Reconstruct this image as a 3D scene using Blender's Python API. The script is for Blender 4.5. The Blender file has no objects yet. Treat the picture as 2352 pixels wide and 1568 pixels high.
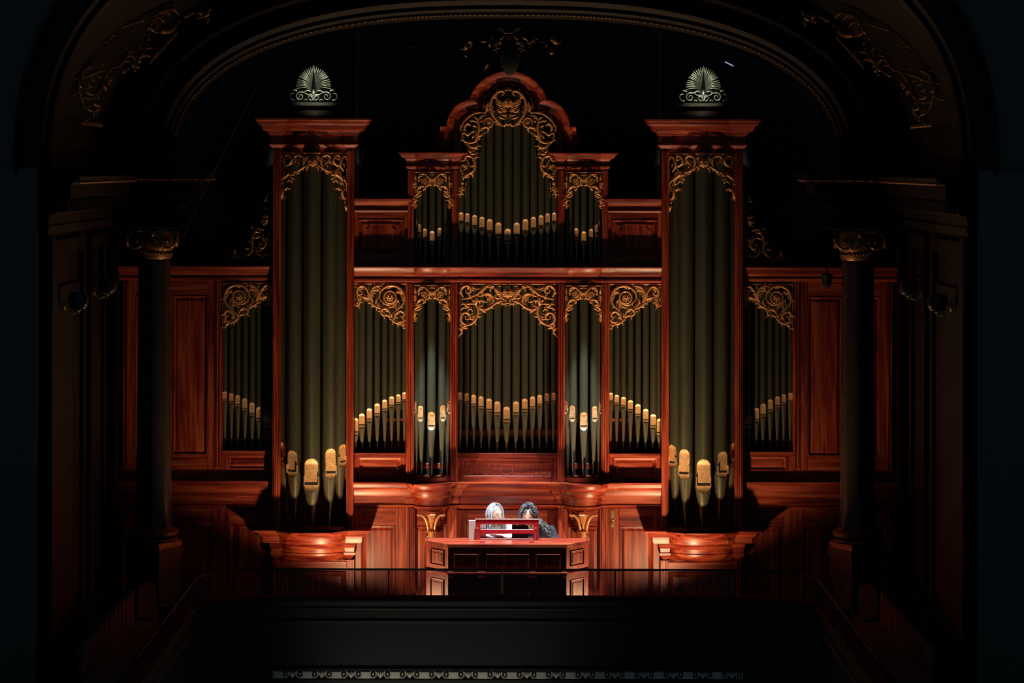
import bpy, bmesh, math, random
from mathutils import Vector, Matrix

# ------------------------------------------------------------------ camera, world, lights, exposure
F, D, ZH, XC, YH = 6600.0, 36.6667, 5.84, 1167.0, 380.0
SC = bpy.context.scene
COL = SC.collection
cam_d = bpy.data.cameras.new('camera')
cam = bpy.data.objects.new('camera', cam_d)
COL.objects.link(cam)
cam.location = (0, -D, ZH)
cam.rotation_euler = (math.radians(90), math.radians(-0.12), 0)
cam_d.sensor_width = 36.0
cam_d.lens = F / 2352 * 36.0
cam_d.shift_x = (1176 - XC) / 2352
cam_d.shift_y = -(784 - YH) / 2352
cam_d.clip_end = 200
SC.camera = cam

wd = bpy.data.worlds.new('hall_dark')
SC.world = wd
wd.use_nodes = True
wd.node_tree.nodes['Background'].inputs[0].default_value = (0.45, 0.78, 1.0, 1)
wd.node_tree.nodes['Background'].inputs[1].default_value = 0.028

def light(name, kind, loc, aim, energy, color, size=0.1, cone=60, blend=0.5):
    d = bpy.data.lights.new(name, kind)
    d.energy = energy; d.color = color
    if kind == 'SPOT':
        d.spot_size = math.radians(cone); d.spot_blend = blend; d.shadow_soft_size = size
    elif kind == 'AREA':
        d.shape = 'DISK'; d.size = size
    else:
        d.shadow_soft_size = size
    o = bpy.data.objects.new(name, d); COL.objects.link(o)
    o.location = loc
    o.rotation_euler = (Vector(aim) - Vector(loc)).to_track_quat('-Z', 'Y').to_euler()
    return o

UPL = (2.02, -1.50, 0.34)
for s in (-1, 1):
    # floor uplights, standing behind the gallery parapet
    light('floor_uplight_beam', 'SPOT', (s*UPL[0], UPL[1], UPL[2]), (s*(UPL[0]-.26), UPL[1]+.12, UPL[2]+1.0), 165, (1.0, 0.64, 0.34), 0.05, 158, 0.45)
    light('floor_uplight_core', 'SPOT', (s*UPL[0], UPL[1], UPL[2]), (s*1.15, 0.05, 4.4), 430, (1.0, 0.64, 0.34), 0.05, 66, 1.0)
    # narrow rig spots on the tower finials
    light('finial_spot', 'SPOT', (s*2.29, -2.5, 7.66), (s*2.457, -0.13, 6.77), 210, (0.92, 1.0, 0.86), 0.03, 14.5, 0.5)
    # cold rig spots on the small round towers
    light('small_tower_spot', 'SPOT', (s*1.1, -2.3, 8.1), (s*.95, -0.16, 2.95), 4300, (0.80, 0.92, 1.0), 0.05, 5.8, 0.8)
# overhead white spot on the players
light('player_spot', 'SPOT', (0.0, -2.4, 8.3), (0.02, -1.2, 1.5), 9000, (0.84, 0.92, 1.0), 0.07, 24, 0.45)
# small lamp on the back of the music desk, shining on the players
light('music_lamp_beam', 'AREA', (0.05, -1.54, 1.43), (0.06, -1.0, 1.42), 1.6, (1.0, 0.90, 0.80), 0.25)
# stage light spilling up on the parapet frieze
light('stage_spill', 'SPOT', (-1.3, -5.4, -2.6), (-0.9, -3.4, -0.28), 120, (1.0, 0.92, 0.74), 0.2, 62, 0.9)

SC.view_settings.view_transform = 'Standard'
SC.view_settings.look = 'None'
SC.view_settings.gamma = 1.0
SC.view_settings.exposure = 0.0
SC.view_settings.use_curve_mapping = False

# ------------------------------------------------------------------ helpers
def kk(Y): return (D + Y) / F
def W(x, y, Y=0.0):
    k = kk(Y); return Vector(((x - XC) * k, Y, ZH - (y - YH) * k))
def ZP(y, Y=0.0): return ZH - (y - YH) * kk(Y)
def XP(x, Y=0.0): return (x - XC) * kk(Y)
def mirx(x, s): return x if s < 0 else 2 * XC - x
PX = 0.00553

def cr(pts, n=6):
    """Catmull-Rom through points of any dimension"""
    if len(pts) < 3:
        a, b = pts; return [tuple(a[i] + (b[i]-a[i]) * t / n for i in range(len(a))) for t in range(n+1)]
    P = [tuple(2*a-b for a, b in zip(pts[0], pts[1]))] + list(pts) + [tuple(2*a-b for a, b in zip(pts[-1], pts[-2]))]
    out = []
    for i in range(1, len(P)-2):
        p0, p1, p2, p3 = P[i-1], P[i], P[i+1], P[i+2]
        for q in range(n):
            t = q / n
            out.append(tuple(0.5*((2*b)+(-a+c)*t+(2*a-5*b+4*c-d)*t*t+(-a+3*b-3*c+d)*t**3) for a, b, c, d in zip(p0, p1, p2, p3)))
    out.append(tuple(pts[-1]))
    return out

def offset_poly(pts, d):
    n = len(pts); out = []
    for i in range(n):
        a = pts[max(i-1, 0)]; b = pts[i]; c = pts[min(i+1, n-1)]
        def nrm(p, q):
            tx, ty = q[0]-p[0], q[1]-p[1]; l = math.hypot(tx, ty) or 1e-9
            return (ty/l, -tx/l)
        if i == 0: m = nrm(b, c); s = 1
        elif i == n-1: m = nrm(a, b); s = 1
        else:
            n1, n2 = nrm(a, b), nrm(b, c)
            mx, my = n1[0]+n2[0], n1[1]+n2[1]; l = math.hypot(mx, my) or 1e-9
            mx, my = mx/l, my/l
            s = 1 / max(0.45, mx*n1[0]+my*n1[1]); m = (mx, my)
        out.append((b[0]+m[0]*d*s, b[1]+m[1]*d*s))
    return out

class MB:
    def __init__(self): self.v = []; self.f = []
    def add(self, vs, fs):
        o = len(self.v); self.v += [tuple(p) for p in vs]; self.f += [tuple(i+o for i in f) for f in fs]; return self
    def box(self, x0, y0, z0, x1, y1, z1, c=0.0):
        if x0 > x1: x0, x1 = x1, x0
        if y0 > y1: y0, y1 = y1, y0
        if z0 > z1: z0, z1 = z1, z0
        c = min(c, (x1-x0)*.3, (y1-y0)*.45, (z1-z0)*.3)
        if c <= 0:
            vs = [(x, y, z) for y in (y0, y1) for z in (z0, z1) for x in (x0, x1)]
            return self.add(vs, [(0,1,3,2),(4,6,7,5),(0,4,5,1),(2,3,7,6),(0,2,6,4),(1,5,7,3)])
        vs = [(x0+c,y0,z0+c),(x1-c,y0,z0+c),(x1-c,y0,z1-c),(x0+c,y0,z1-c)]
        vs += [(x0,y0+c,z0),(x1,y0+c,z0),(x1,y0+c,z1),(x0,y0+c,z1)]
        vs += [(x0,y1,z0),(x1,y1,z0),(x1,y1,z1),(x0,y1,z1)]
        fs = [(0,1,2,3),(8,11,10,9)]
        for i in range(4):
            j = (i+1) % 4
            fs += [(i,i+4,j+4,j),(i+4,i+8,j+8,j+4)]
        return self.add(vs, fs)
    def pbox(self, x0, y0, x1, y1, Yf, Yb, c=0.004):
        a, b = W(x0, y0, Yf), W(x1, y1, Yf)
        return self.box(a.x, Yf, a.z, b.x, Yb, b.z, c)
    def grid(self, rows, closed=False):
        n = len(rows[0]); fs = []
        for r in range(len(rows)-1):
            for i in range(n if closed else n-1):
                j = (i+1) % n
                fs.append((r*n+i, r*n+j, (r+1)*n+j, (r+1)*n+i))
        return self.add([p for r in rows for p in r], fs)
    def poly(self, pts): return self.add(pts, [tuple(range(len(pts)))])
    def tube(self, pts, rad, n=6, fl=1.0, cap=True):
        """pts world; rad float or list; fl flattens along Y"""
        pts = [Vector(p) for p in pts]; m = len(pts)
        if not hasattr(rad, '__len__'): rad = [rad]*m
        rows = []; up = None
        for i, p in enumerate(pts):
            t = (pts[min(i+1, m-1)] - pts[max(i-1, 0)])
            t = t.normalized() if t.length > 1e-9 else Vector((0,0,1))
            if up is None:
                up = Vector((0,1,0)) if abs(t.y) < .9 else Vector((1,0,0))
            a = up - t*up.dot(t)
            if a.length < 1e-6: a = t.orthogonal()
            a.normalize(); b = t.cross(a); up = a
            row = []
            for q in range(n):
                an = 2*math.pi*q/n
                o = (a*math.cos(an)+b*math.sin(an))*max(rad[i], 1e-5)
                if fl != 1.0: o.y *= fl
                row.append(p+o)
            rows.append(row)
        o = len(self.v); self.grid(rows, True)
        if cap:
            self.f.append(tuple(o+i for i in range(n))); self.f.append(tuple(o+(m-1)*n+i for i in range(n)))
        return self
    def lathe(self, cx, cy, prof, n=24, a0=0.0, a1=2*math.pi, sx=1.0, sy=1.0):
        full = abs(a1-a0-2*math.pi) < 1e-6
        cnt = n if full else n+1
        rows = [[(cx+sx*r*math.sin(a0+(a1-a0)*i/n), cy-sy*r*math.cos(a0+(a1-a0)*i/n), z) for i in range(cnt)] for r, z in prof]
        return self.grid(rows, full)
    def ell(self, c, rx, ry, rz, n=10, m=7):
        rows = []
        for j in range(m+1):
            t = math.pi*j/m
            rows.append([(c[0]+rx*math.sin(t)*math.cos(2*math.pi*i/n), c[1]+ry*math.sin(t)*math.sin(2*math.pi*i/n), c[2]+rz*math.cos(t)) for i in range(n)])
        return self.grid(rows, True)
    def loft(self, path, prof, back=None, capt=True, capb=True):
        """path [(x,y)] seen from above, prof [(offset,z)] from top to bottom"""
        rows = []
        for o, z in prof:
            rows.append([(p[0], p[1], z) for p in offset_poly(path, o)])
        self.grid(rows)
        yb = back if back is not None else max(p[1] for p in path)
        for r, ok in ((rows[0], capt), (rows[-1], capb)):
            if ok:
                pts = list(r)
                if abs(r[-1][1]-yb) > 1e-6: pts += [(r[-1][0], yb, r[0][2]), (r[0][0], yb, r[0][2])]
                self.poly(pts)
        return self
    def build(self, name, mat, parent=None, smooth=False, label=None):
        org = Vector((0,0,0))
        root = parent
        while root is not None and root.parent is not None: root = root.parent
        if root is not None: org = root.location
        me = bpy.data.meshes.new(name)
        me.from_pydata([(p[0]-org[0], p[1]-org[1], p[2]-org[2]) for p in self.v], [], self.f)
        bm = bmesh.new(); bm.from_mesh(me)
        bmesh.ops.remove_doubles(bm, verts=bm.verts, dist=1e-6)
        bmesh.ops.recalc_face_normals(bm, faces=bm.faces)
        if smooth:
            for f in bm.faces: f.smooth = True
            lim = math.radians(45 if smooth is True else smooth)
            for e in bm.edges:
                if len(e.link_faces) == 2 and e.calc_face_angle(0) > lim: e.smooth = False
        bm.to_mesh(me); bm.free()
        me.materials.append(MAT[mat])
        o = bpy.data.objects.new(name, me); COL.objects.link(o)
        if parent is not None: o.parent = parent
        if label: o['label'] = label
        return o

def thing(name, label, cat, loc=(0,0,0), group=None):
    o = bpy.data.objects.new(name, None); COL.objects.link(o)
    o.empty_display_size = .1
    o.location = loc; o['label'] = label; o['category'] = cat
    if group: o['group'] = group
    return o
def tag(o, label, cat, group=None):
    o['label'] = label; o['category'] = cat
    if group: o['group'] = group
    return o
def struct(o, label=None, cat=None):
    o['kind'] = 'structure'
    if label: o['label'] = label
    if cat: o['category'] = cat
    return o

# ------------------------------------------------------------------ materials
MAT = {}
def mat(name, col, rough=0.5, metal=0.0, spec=0.5, coat=0.0, noise=None, bump=0.0):
    m = bpy.data.materials.new(name); m.use_nodes = True
    nt = m.node_tree; b = nt.nodes['Principled BSDF']
    b.inputs['Base Color'].default_value = (*col, 1); b.inputs['Roughness'].default_value = rough
    b.inputs['Metallic'].default_value = metal; b.inputs['Specular IOR Level'].default_value = spec
    b.inputs['Coat Weight'].default_value = coat; b.inputs['Coat Roughness'].default_value = .25
    if noise or bump:
        tc = nt.nodes.new('ShaderNodeTexCoord'); nz = nt.nodes.new('ShaderNodeTexNoise')
        nz.inputs['Scale'].default_value = (noise or (20,))[0]; nz.inputs['Detail'].default_value = 5
        nt.links.new(tc.outputs['Object'], nz.inputs['Vector'])
        if noise:
            r = nt.nodes.new('ShaderNodeValToRGB')
            r.color_ramp.elements[0].position = .35; r.color_ramp.elements[1].position = .7
            r.color_ramp.elements[0].color = (*noise[1], 1); r.color_ramp.elements[1].color = (*col, 1)
            nt.links.new(nz.outputs['Fac'], r.inputs['Fac']); nt.links.new(r.outputs['Color'], b.inputs['Base Color'])
        if bump:
            bp = nt.nodes.new('ShaderNodeBump'); bp.inputs['Strength'].default_value = bump; bp.inputs['Distance'].default_value = .01
            nt.links.new(nz.outputs['Fac'], bp.inputs['Height']); nt.links.new(bp.outputs['Normal'], b.inputs['Normal'])
    MAT[name] = m
    return m

def wood(name, scale, c0, c1, c2, rough=.42):
    m = bpy.data.materials.new(name); m.use_nodes = True
    nt = m.node_tree; b = nt.nodes['Principled BSDF']; L = nt.links.new
    tc = nt.nodes.new('ShaderNodeTexCoord'); oi = nt.nodes.new('ShaderNodeObjectInfo')
    mp = nt.nodes.new('ShaderNodeMapping'); mp.inputs['Scale'].default_value = scale
    cm = nt.nodes.new('ShaderNodeCombineXYZ'); mu = nt.nodes.new('ShaderNodeMath'); mu.operation = 'MULTIPLY'; mu.inputs[1].default_value = 37.0
    ad = nt.nodes.new('ShaderNodeVectorMath'); ad.operation = 'ADD'
    L(oi.outputs['Random'], mu.inputs[0])
    for i in range(3): L(mu.outputs[0], cm.inputs[i])
    L(tc.outputs['Object'], mp.inputs['Vector']); L(mp.outputs['Vector'], ad.inputs[0]); L(cm.outputs[0], ad.inputs[1])
    n1 = nt.nodes.new('ShaderNodeTexNoise'); n1.inputs['Scale'].default_value = 1.0; n1.inputs['Detail'].default_value = 6; n1.inputs['Distortion'].default_value = .6
    n2 = nt.nodes.new('ShaderNodeTexNoise'); n2.inputs['Scale'].default_value = 4.5; n2.inputs['Detail'].default_value = 3
    L(ad.outputs[0], n1.inputs['Vector']); L(ad.outputs[0], n2.inputs['Vector'])
    mx = nt.nodes.new('ShaderNodeMath'); mx.operation = 'MULTIPLY_ADD'; mx.inputs[1].default_value = .35
    L(n2.outputs['Fac'], mx.inputs[0]); L(n1.outputs['Fac'], mx.inputs[2])
    r = nt.nodes.new('ShaderNodeValToRGB')
    e = r.color_ramp.elements; e[0].position = .48; e[0].color = (*c0, 1); e[1].position = .84; e[1].color = (*c2, 1)
    k = e.new(.66); k.color = (*c1, 1)
    L(mx.outputs[0], r.inputs['Fac']); L(r.outputs['Color'], b.inputs['Base Color'])
    b.inputs['Roughness'].default_value = rough; b.inputs['Coat Weight'].default_value = .25; b.inputs['Coat Roughness'].default_value = .3
    b.inputs['Specular IOR Level'].default_value = .4
    bp = nt.nodes.new('ShaderNodeBump'); bp.inputs['Strength'].default_value = .06; bp.inputs['Distance'].default_value = .004
    L(mx.outputs[0], bp.inputs['Height']); L(bp.outputs['Normal'], b.inputs['Normal'])
    MAT[name] = m

C0, C1, C2 = (.085, .005, .003), (.27, .029, .011), (.46, .100, .036)
wood('wood_v', (16, 16, .9), C0, C1, C2)
wood('wood_h', (.9, 9, 16), C0, C1, C2)
wood('desk_wood', (.9, 9, 16), (.40, .008, .014), (.46, .010, .018), (.52, .014, .02))
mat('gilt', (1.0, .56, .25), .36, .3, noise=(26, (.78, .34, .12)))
mat('mouth_gilt', (.92, .60, .30), .42, .35, noise=(30, (.66, .38, .16)))
mat('void_black', (.004, .004, .0035), .8, spec=.05)  # shade of the palmette's open middle, put into the colour
mat('dull_brass', (.62, .42, .2), .5, .3)
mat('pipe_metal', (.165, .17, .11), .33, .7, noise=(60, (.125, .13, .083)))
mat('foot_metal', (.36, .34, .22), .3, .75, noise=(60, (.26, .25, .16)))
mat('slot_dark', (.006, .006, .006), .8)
mat('bronze', (.42, .40, .30), .36, .8, noise=(30, (.22, .21, .155)))
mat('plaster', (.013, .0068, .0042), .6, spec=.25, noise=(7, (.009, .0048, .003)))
mat('parapet_paint', (.035, .037, .038), .6, spec=.2)
mat('wire', (.25, .25, .25), .5)
mat('drape', (.12, .125, .125), .95, spec=.1)
mat('granite', (.06, .042, .036), .25, noise=(60, (.035, .025, .021)))
mat('dark_marble', (.035, .04, .026), .3, spec=.3, noise=(14, (.007, .008, .007)))
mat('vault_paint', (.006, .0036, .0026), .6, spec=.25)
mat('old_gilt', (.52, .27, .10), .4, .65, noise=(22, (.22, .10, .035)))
mat('brass', (.80, .62, .32), .3, .9)
mat('black_metal', (.012, .012, .013), .45, .0, .25)
mat('velvet', (.16, .004, .012), .9, spec=.1)
mat('seat_cloth', (.26, .11, .08), .8, noise=(40, (.2, .08, .06)))
mat('dark_wood', (.05, .022, .014), .5, noise=(20, (.03, .012, .008)))
mat('carpet', (.06, .03, .025), .95, noise=(60, (.04, .02, .018)))
mat('skin', (.52, .28, .20), .5)
mat('lip', (.45, .14, .12), .5)
mat('eye_white', (.75, .72, .70), .3)
mat('iris', (.05, .035, .025), .25)
mat('grey_hair', (.58, .59, .62), .5, noise=(70, (.16, .165, .18)))
mat('dark_hair', (.16, .16, .18), .45, noise=(70, (.012, .012, .015)))
mat('white_cloth', (.78, .78, .80), .85, noise=(9, (.62, .63, .66)), bump=.25)
mat('navy_cloth', (.022, .032, .055), .85, noise=(9, (.012, .018, .03)), bump=.3)
mat('trouser', (.02, .02, .025), .85)
mat('pale_panel', (.62, .50, .44), .6)
mat('paper', (.82, .82, .80), .8)
mat('ivory', (.75, .70, .58), .4)
mat('lamp_glass', (.05, .045, .04), .2, spec=.4)
def glass(name, tint, amount):
    m = bpy.data.materials.new(name); m.use_nodes = True; nt = m.node_tree
    for n in list(nt.nodes):
        if n.type != 'OUTPUT_MATERIAL': nt.nodes.remove(n)
    t = nt.nodes.new('ShaderNodeBsdfTransparent'); t.inputs[0].default_value = (*tint, 1)
    g = nt.nodes.new('ShaderNodeBsdfGlossy'); g.inputs['Roughness'].default_value = .03
    mx = nt.nodes.new('ShaderNodeMixShader'); mx.inputs[0].default_value = amount
    nt.links.new(t.outputs[0], mx.inputs[1]); nt.links.new(g.outputs[0], mx.inputs[2])
    nt.links.new(mx.outputs[0], nt.nodes['Material Output'].inputs[0]); MAT[name] = m
glass('smoked_glass', (.66, .58, .58), .03)
m = mat('led', (.8, .85, 1), .4); m.node_tree.nodes['Principled BSDF'].inputs['Emission Color'].default_value = (.55, .62, 1, 1)
m.node_tree.nodes['Principled BSDF'].inputs['Emission Strength'].default_value = .5
random.seed(7)

# ------------------------------------------------------------------ joinery
def bar(parent, x0, y0, x1, y1, Yf, Yb, name='stile', mt='wood_v', c=.004):
    return MB().pbox(x0, y0, x1, y1, Yf, Yb, c).build(name, mt, parent)
def reeded(parent, x0, y0, x1, y1, Yf, Yb, n=3, name='post'):
    """post with raised reeds on its face"""
    m = MB().pbox(x0, y0, x1, y1, Yf, Yb, .003)
    x0, x1 = min(x0, x1), max(x0, x1); w = (x1-x0)/(n*2+1)
    for i in range(n):
        m.pbox(x0+w*(2*i+1), y0+3, x0+w*(2*i+2), y1-3, Yf-.012, Yf+.001, .004)
    return m.build(name, 'wood_v', parent)
def panel(parent, x0, y0, x1, y1, Yf, mt='wood_v', name='panel', raise_=True, w=1.0):
    a, b = W(min(x0, x1), max(y0, y1), Yf), W(max(x0, x1), min(y0, y1), Yf)
    rings = [(0, 0), (.006*w, -.010), (.014*w, -.008), (.02*w, .012), (.034*w, .016)]
    if raise_: rings += [(.062*w, .004), (.066*w, .003)]
    m = MB(); rows = []
    for i, d in rings:
        i = min(i, (b.x-a.x)*.45, (b.z-a.z)*.45)
        rows.append([(a.x+i, Yf+d, a.z+i), (b.x-i, Yf+d, a.z+i), (b.x-i, Yf+d, b.z-i), (a.x+i, Yf+d, b.z-i)])
    m.grid(rows, True); m.poly(rows[-1])
    return m.build(name, mt, parent)
def prof_px(pr, Yz):
    return [(o*PX, ZP(y, Yz)) for o, y in pr]
def arc_pts(xa, xb, ya, peak, n=14):
    """bulge from (xa,ya) to (xb,ya) reaching y=peak (toward the viewer)"""
    h = ya-peak; c = (xb-xa)/2; R = (c*c+h*h)/(2*h); cx, cy = (xa+xb)/2, peak+R
    a = math.asin(min(1, c/R)); out = []
    for i in range(n+1):
        t = -a+2*a*i/n; out.append((cx+R*math.sin(t), cy-R*math.cos(t)))
    return out

# ------------------------------------------------------------------ organ pipes
TH = sorted(set([round(-math.pi/2+i*math.pi/20, 4) for i in range(21)] + [round(math.pi/2+i*math.pi/7, 4) for i in range(1, 7)]))
def pipe(label, group, x, Yc, r, hw, y_top, y_mt, y_mb, y_base, ang=0.0, ears=False, tip=.2):
    """x,r,hw and y_* in photo pixels at depth Yc; hw half mouth width; y_mb bottom of the lower lip"""
    Yfront = Yc - r*kk(Yc)
    k = kk(Yc)
    X = XP(x, Yc); R = r*k; H = min(hw*k, R*.93)
    zt, zm, zb, z0 = ZP(y_top, Yc), ZP(y_mt, Yfront), ZP(y_mb, Yfront), ZP(y_base, Yc)
    mh = zm-zb
    low = min(H*1.0, mh*.30)
    slot = mh*.085
    zs1 = zb+low+slot; zs0 = zb+low            # slot top, slot bottom
    root = thing('organ_pipe', label, 'organ pipe', (X, Yc, z0), group)
    d0 = math.sqrt(R*R-H*H)
    rt = R*tip
    def cone(z): return rt+(R-rt)*max(0, min(1, (z-z0)/(zs0-z0)))**1.0
    def rot(px, d, z):   # px lateral, d toward viewer
        return (X+px*math.cos(ang)+d*math.sin(ang), Yc-d*math.cos(ang)+px*math.sin(ang), z)
    # upper lip rows
    up = []
    nA = 6
    hA = min(H*1.05, (zm-zs1)*.55)
    for i in range(nA+1):
        t = (1-math.cos(math.pi/2*i/nA))
        w = H*math.sqrt(max(0, 1-(1-t)**2)); up.append((zm-hA*t, math.sqrt(R*R-w*w), w))
    up.append((zs1, d0-.012*R, H))
    lo = []
    for i in range(nA+1):
        t = math.sin(math.pi/2*i/nA)
        rc = cone(zs0-low*t); w = min(H*math.sqrt(max(0, 1-t*t)), rc*.95); lo.append((zs0-low*t, math.sqrt(max(1e-8, rc*rc-w*w)), w))
    # body
    rows = [[rot(R*math.sin(a), R*math.cos(a), zt) for a in TH], [rot(R*math.sin(a), R*math.cos(a), zm+.004) for a in TH]]
    for z, d, w in up:
        rows.append([rot(R*math.sin(a), min(R*math.cos(a), d-.02*R), z) for a in TH])
    rows.append([rot(R*math.sin(a), min(R*math.cos(a), d0-.02*R), (zs0+zs1)/2) for a in TH])
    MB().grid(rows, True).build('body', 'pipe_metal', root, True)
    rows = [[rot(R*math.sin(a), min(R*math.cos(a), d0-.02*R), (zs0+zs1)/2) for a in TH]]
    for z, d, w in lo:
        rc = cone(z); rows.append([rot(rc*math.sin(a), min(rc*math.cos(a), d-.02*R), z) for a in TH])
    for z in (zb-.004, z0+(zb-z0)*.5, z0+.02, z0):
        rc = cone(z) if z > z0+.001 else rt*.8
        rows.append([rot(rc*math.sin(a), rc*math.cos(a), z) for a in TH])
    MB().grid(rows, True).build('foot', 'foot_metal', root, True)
    def plate(rs):
        return MB().grid([[rot(u*w, d+.004*R, z) for u in (-1, -.5, 0, .5, 1)] for z, d, w in rs])
    plate(up).build('mouth', 'mouth_gilt', root, True)
    plate(lo).build('lower_lip', 'mouth_gilt', root, True)
    MB().grid([[rot(u*H, d0, z) for u in (-1, 1)] for z in (zs1, zs0)]).build('windway', 'slot_dark', root)
    if ears:
        for s in (-1, 1):
            m = MB(); e = R*.10
            pts = []
            for dx in (0, e):
                for d in (d0*.9, R*1.02):
                    for z in (zs0-slot*.4, zs1+slot*2.2):
                        pts.append(rot(s*(H+dx*.6), d, z))
            m.add(pts, [(0,1,3,2),(4,6,7,5),(0,4,5,1),(2,3,7,6),(0,2,6,4),(1,5,7,3)])
            m.build('ear', 'mouth_gilt', root)
    return root
ORD = ['first', 'second', 'third', 'fourth', 'fifth', 'sixth', 'seventh', 'eighth', 'ninth', 'tenth', 'eleventh', 'twelfth', 'thirteenth']

# ------------------------------------------------------------------ carving
def carve(parent, org, sc, els, axis=None, s=-1, Yf=-.06, name='carved_screen', mt='gilt', dpx=(0, 0), bulge=.5, leaf=True, sub='scroll', fat=1.22):
    """els in crop units of a zoomed view with origin org and scale sc; axis = mirror axis in crop units (None: one sided)"""
    yf = Yf if callable(Yf) else (lambda x: Yf)
    def P(c, fl, lift=0.0):
        x = c[0] if not fl else 2*axis-c[0]
        px = org[0]+dpx[0]+x/sc; py = org[1]+dpx[1]+c[1]/sc
        px = mirx(px, s); Y = yf(px)
        w = W(px, py, Y); w.y -= lift
        return w
    u = kk(-.1)/sc*fat
    subs = []
    for e in els:
        for fl in ((False, True) if axis is not None else (False,)):
            k = e[0]
            if k == 'bar':
                n = 12
                pts = [P((e[1][0]+(e[2][0]-e[1][0])*i/n, e[1][1]+(e[2][1]-e[1][1])*i/n), fl) for i in range(n+1)]
                subs.append((MB().tube(pts, e[3]*u, 4), 'border_strip'))
            elif k == 's':
                c = cr(e[1], 5); m = MB(); n = len(c)
                L = sum(math.hypot(c[i+1][0]-c[i][0], c[i+1][1]-c[i][1]) for i in range(n-1))
                r0, r1 = e[2], e[3]
                rad = []
                for i in range(n):
                    t = i/(n-1); r = r0+(r1-r0)*t
                    rad.append(u*r*(.55+.6*math.sin(math.pi*min(1, t*1.02+.02))) * (1.0 if t < .9 else 1.0))
                m.tube([P(p, fl, bulge*rad[i]*1.5) for i, p in enumerate(c)], rad, 6, .9)
                e1 = c[-1]; m.ell(P(e1, fl, bulge*rad[-1]), u*r1*.95, u*r1*.8, u*r1*.95, 7, 5)
                if leaf and L > 9*max(r0, r1) and n > 8:
                    q = 0
                    for t in (.12, .24, .36, .48, .60, .72):
                        i = int(t*(n-1)); p = c[i]; tn = (c[i+1][0]-c[i-1][0], c[i+1][1]-c[i-1][1]); l = math.hypot(*tn) or 1
                        tn = (tn[0]/l, tn[1]/l); sd = 1 if q % 2 else -1; q += 1
                        nn = (-tn[1]*sd, tn[0]*sd); ln = 3.4*max(r0, r1)
                        lp = [p, (p[0]+nn[0]*ln*.45+tn[0]*ln*.5, p[1]+nn[1]*ln*.45+tn[1]*ln*.5), (p[0]+nn[0]*ln*1.0+tn[0]*ln*.75, p[1]+nn[1]*ln*1.0+tn[1]*ln*.75)]
                        lc = cr(lp, 3); rr = u*max(r0, r1)*.62
                        m.tube([P(a, fl, rr*.5) for a in lc], [rr*(.6+.6*math.sin(math.pi*j/(len(lc)-1)))*(1-.6*j/(len(lc)-1)) for j in range(len(lc))], 6, .9)
                subs.append((m, sub))
            elif k == 'ring':
                n = 28; m = MB()
                m.tube([P((e[1]+e[3]*math.cos(2*math.pi*i/n), e[2]+e[3]*math.sin(2*math.pi*i/n)), fl, u*e[4]) for i in range(n+1)], u*e[4], 6)
                subs.append((m, 'ring'))
            elif k == 'ros':
                m = MB(); R = e[3]
                for i in range(8):
                    a = 2*math.pi*i/8
                    pts = [P((e[1]+R*q*math.cos(a+b), e[2]+R*q*math.sin(a+b)), fl, u*R*.12) for q, b in ((.2, 0), (.55, .1), (.9, .0))]
                    m.tube(pts, [u*R*.10, u*R*.24, u*R*.05], 5, .8)
                m.ell(P((e[1], e[2]), fl, u*R*.2), u*R*.27, u*R*.25, u*R*.27, 8, 6)
                subs.append((m, 'rosette'))
            elif k == 'berries':
                m = MB(); R = e[3]
                for i in range(13):
                    a = i*2.4; q = R*math.sqrt(i/13.0)
                    m.ell(P((e[1]+q*math.cos(a), e[2]+q*math.sin(a)), fl, u*R*.2), u*R*.2, u*R*.2, u*R*.2, 6, 4)
                subs.append((m, 'berry_cluster'))
            elif k == 'ball':
                subs.append((MB().ell(P((e[1], e[2]), fl, u*e[3]*.5), u*e[3], u*e[3]*.8, u*e[3], 8, 6), 'boss'))
            elif k == 'beads':
                n = e[3]; m = MB(); subs.append((m, 'bead_string'))
                for i in range(n):
                    t = i/(n-1); m.ell(P((e[1][0]+(e[2][0]-e[1][0])*t, e[1][1]+(e[2][1]-e[1][1])*t), fl, u*e[4]*.5), u*e[4], u*e[4], u*e[4], 6, 4)
            elif k == 'mask':
                if fl: continue
                m = MB(); R = e[3]
                def E(dx, dy, rx, rz, lift, ry=None):
                    m.ell(P((e[1]+dx*R, e[2]+dy*R), False, u*R*lift), u*R*rx, u*R*(ry or rx), u*R*rz, 10, 7)
                E(0, .05, .62, .78, .1, .5); E(0, .15, .13, .3, .58); E(0, .32, .2, .13, .56)
                for q in (-1, 1):
                    E(q*.28, -.08, .17, .12, .47); E(q*.3, -.26, .24, .09, .48); E(q*.3, .32, .22, .22, .38); E(q*.2, .6, .16, .14, .4)
                    for j, (hx, hy) in enumerate(((.15, -.72), (.42, -.62), (.64, -.4), (.78, -.1), (.78, .25), (.66, .55))):
                        E(q*hx, hy, .2, .2, .25)
                E(0, .62, .2, .09, .46); E(0, .85, .2, .16, .3); E(0, -.78, .2, .2, .35)
                subs.append((m, 'mask'))
    part = subs[0][0].build(name, mt, parent, 80)
    for m, nm in subs[1:]:
        o = m.build(nm, mt, part, 80)
        if nm in ('bead_string', 'berry_cluster'): o['kind'] = 'stuff'
    return part

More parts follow.
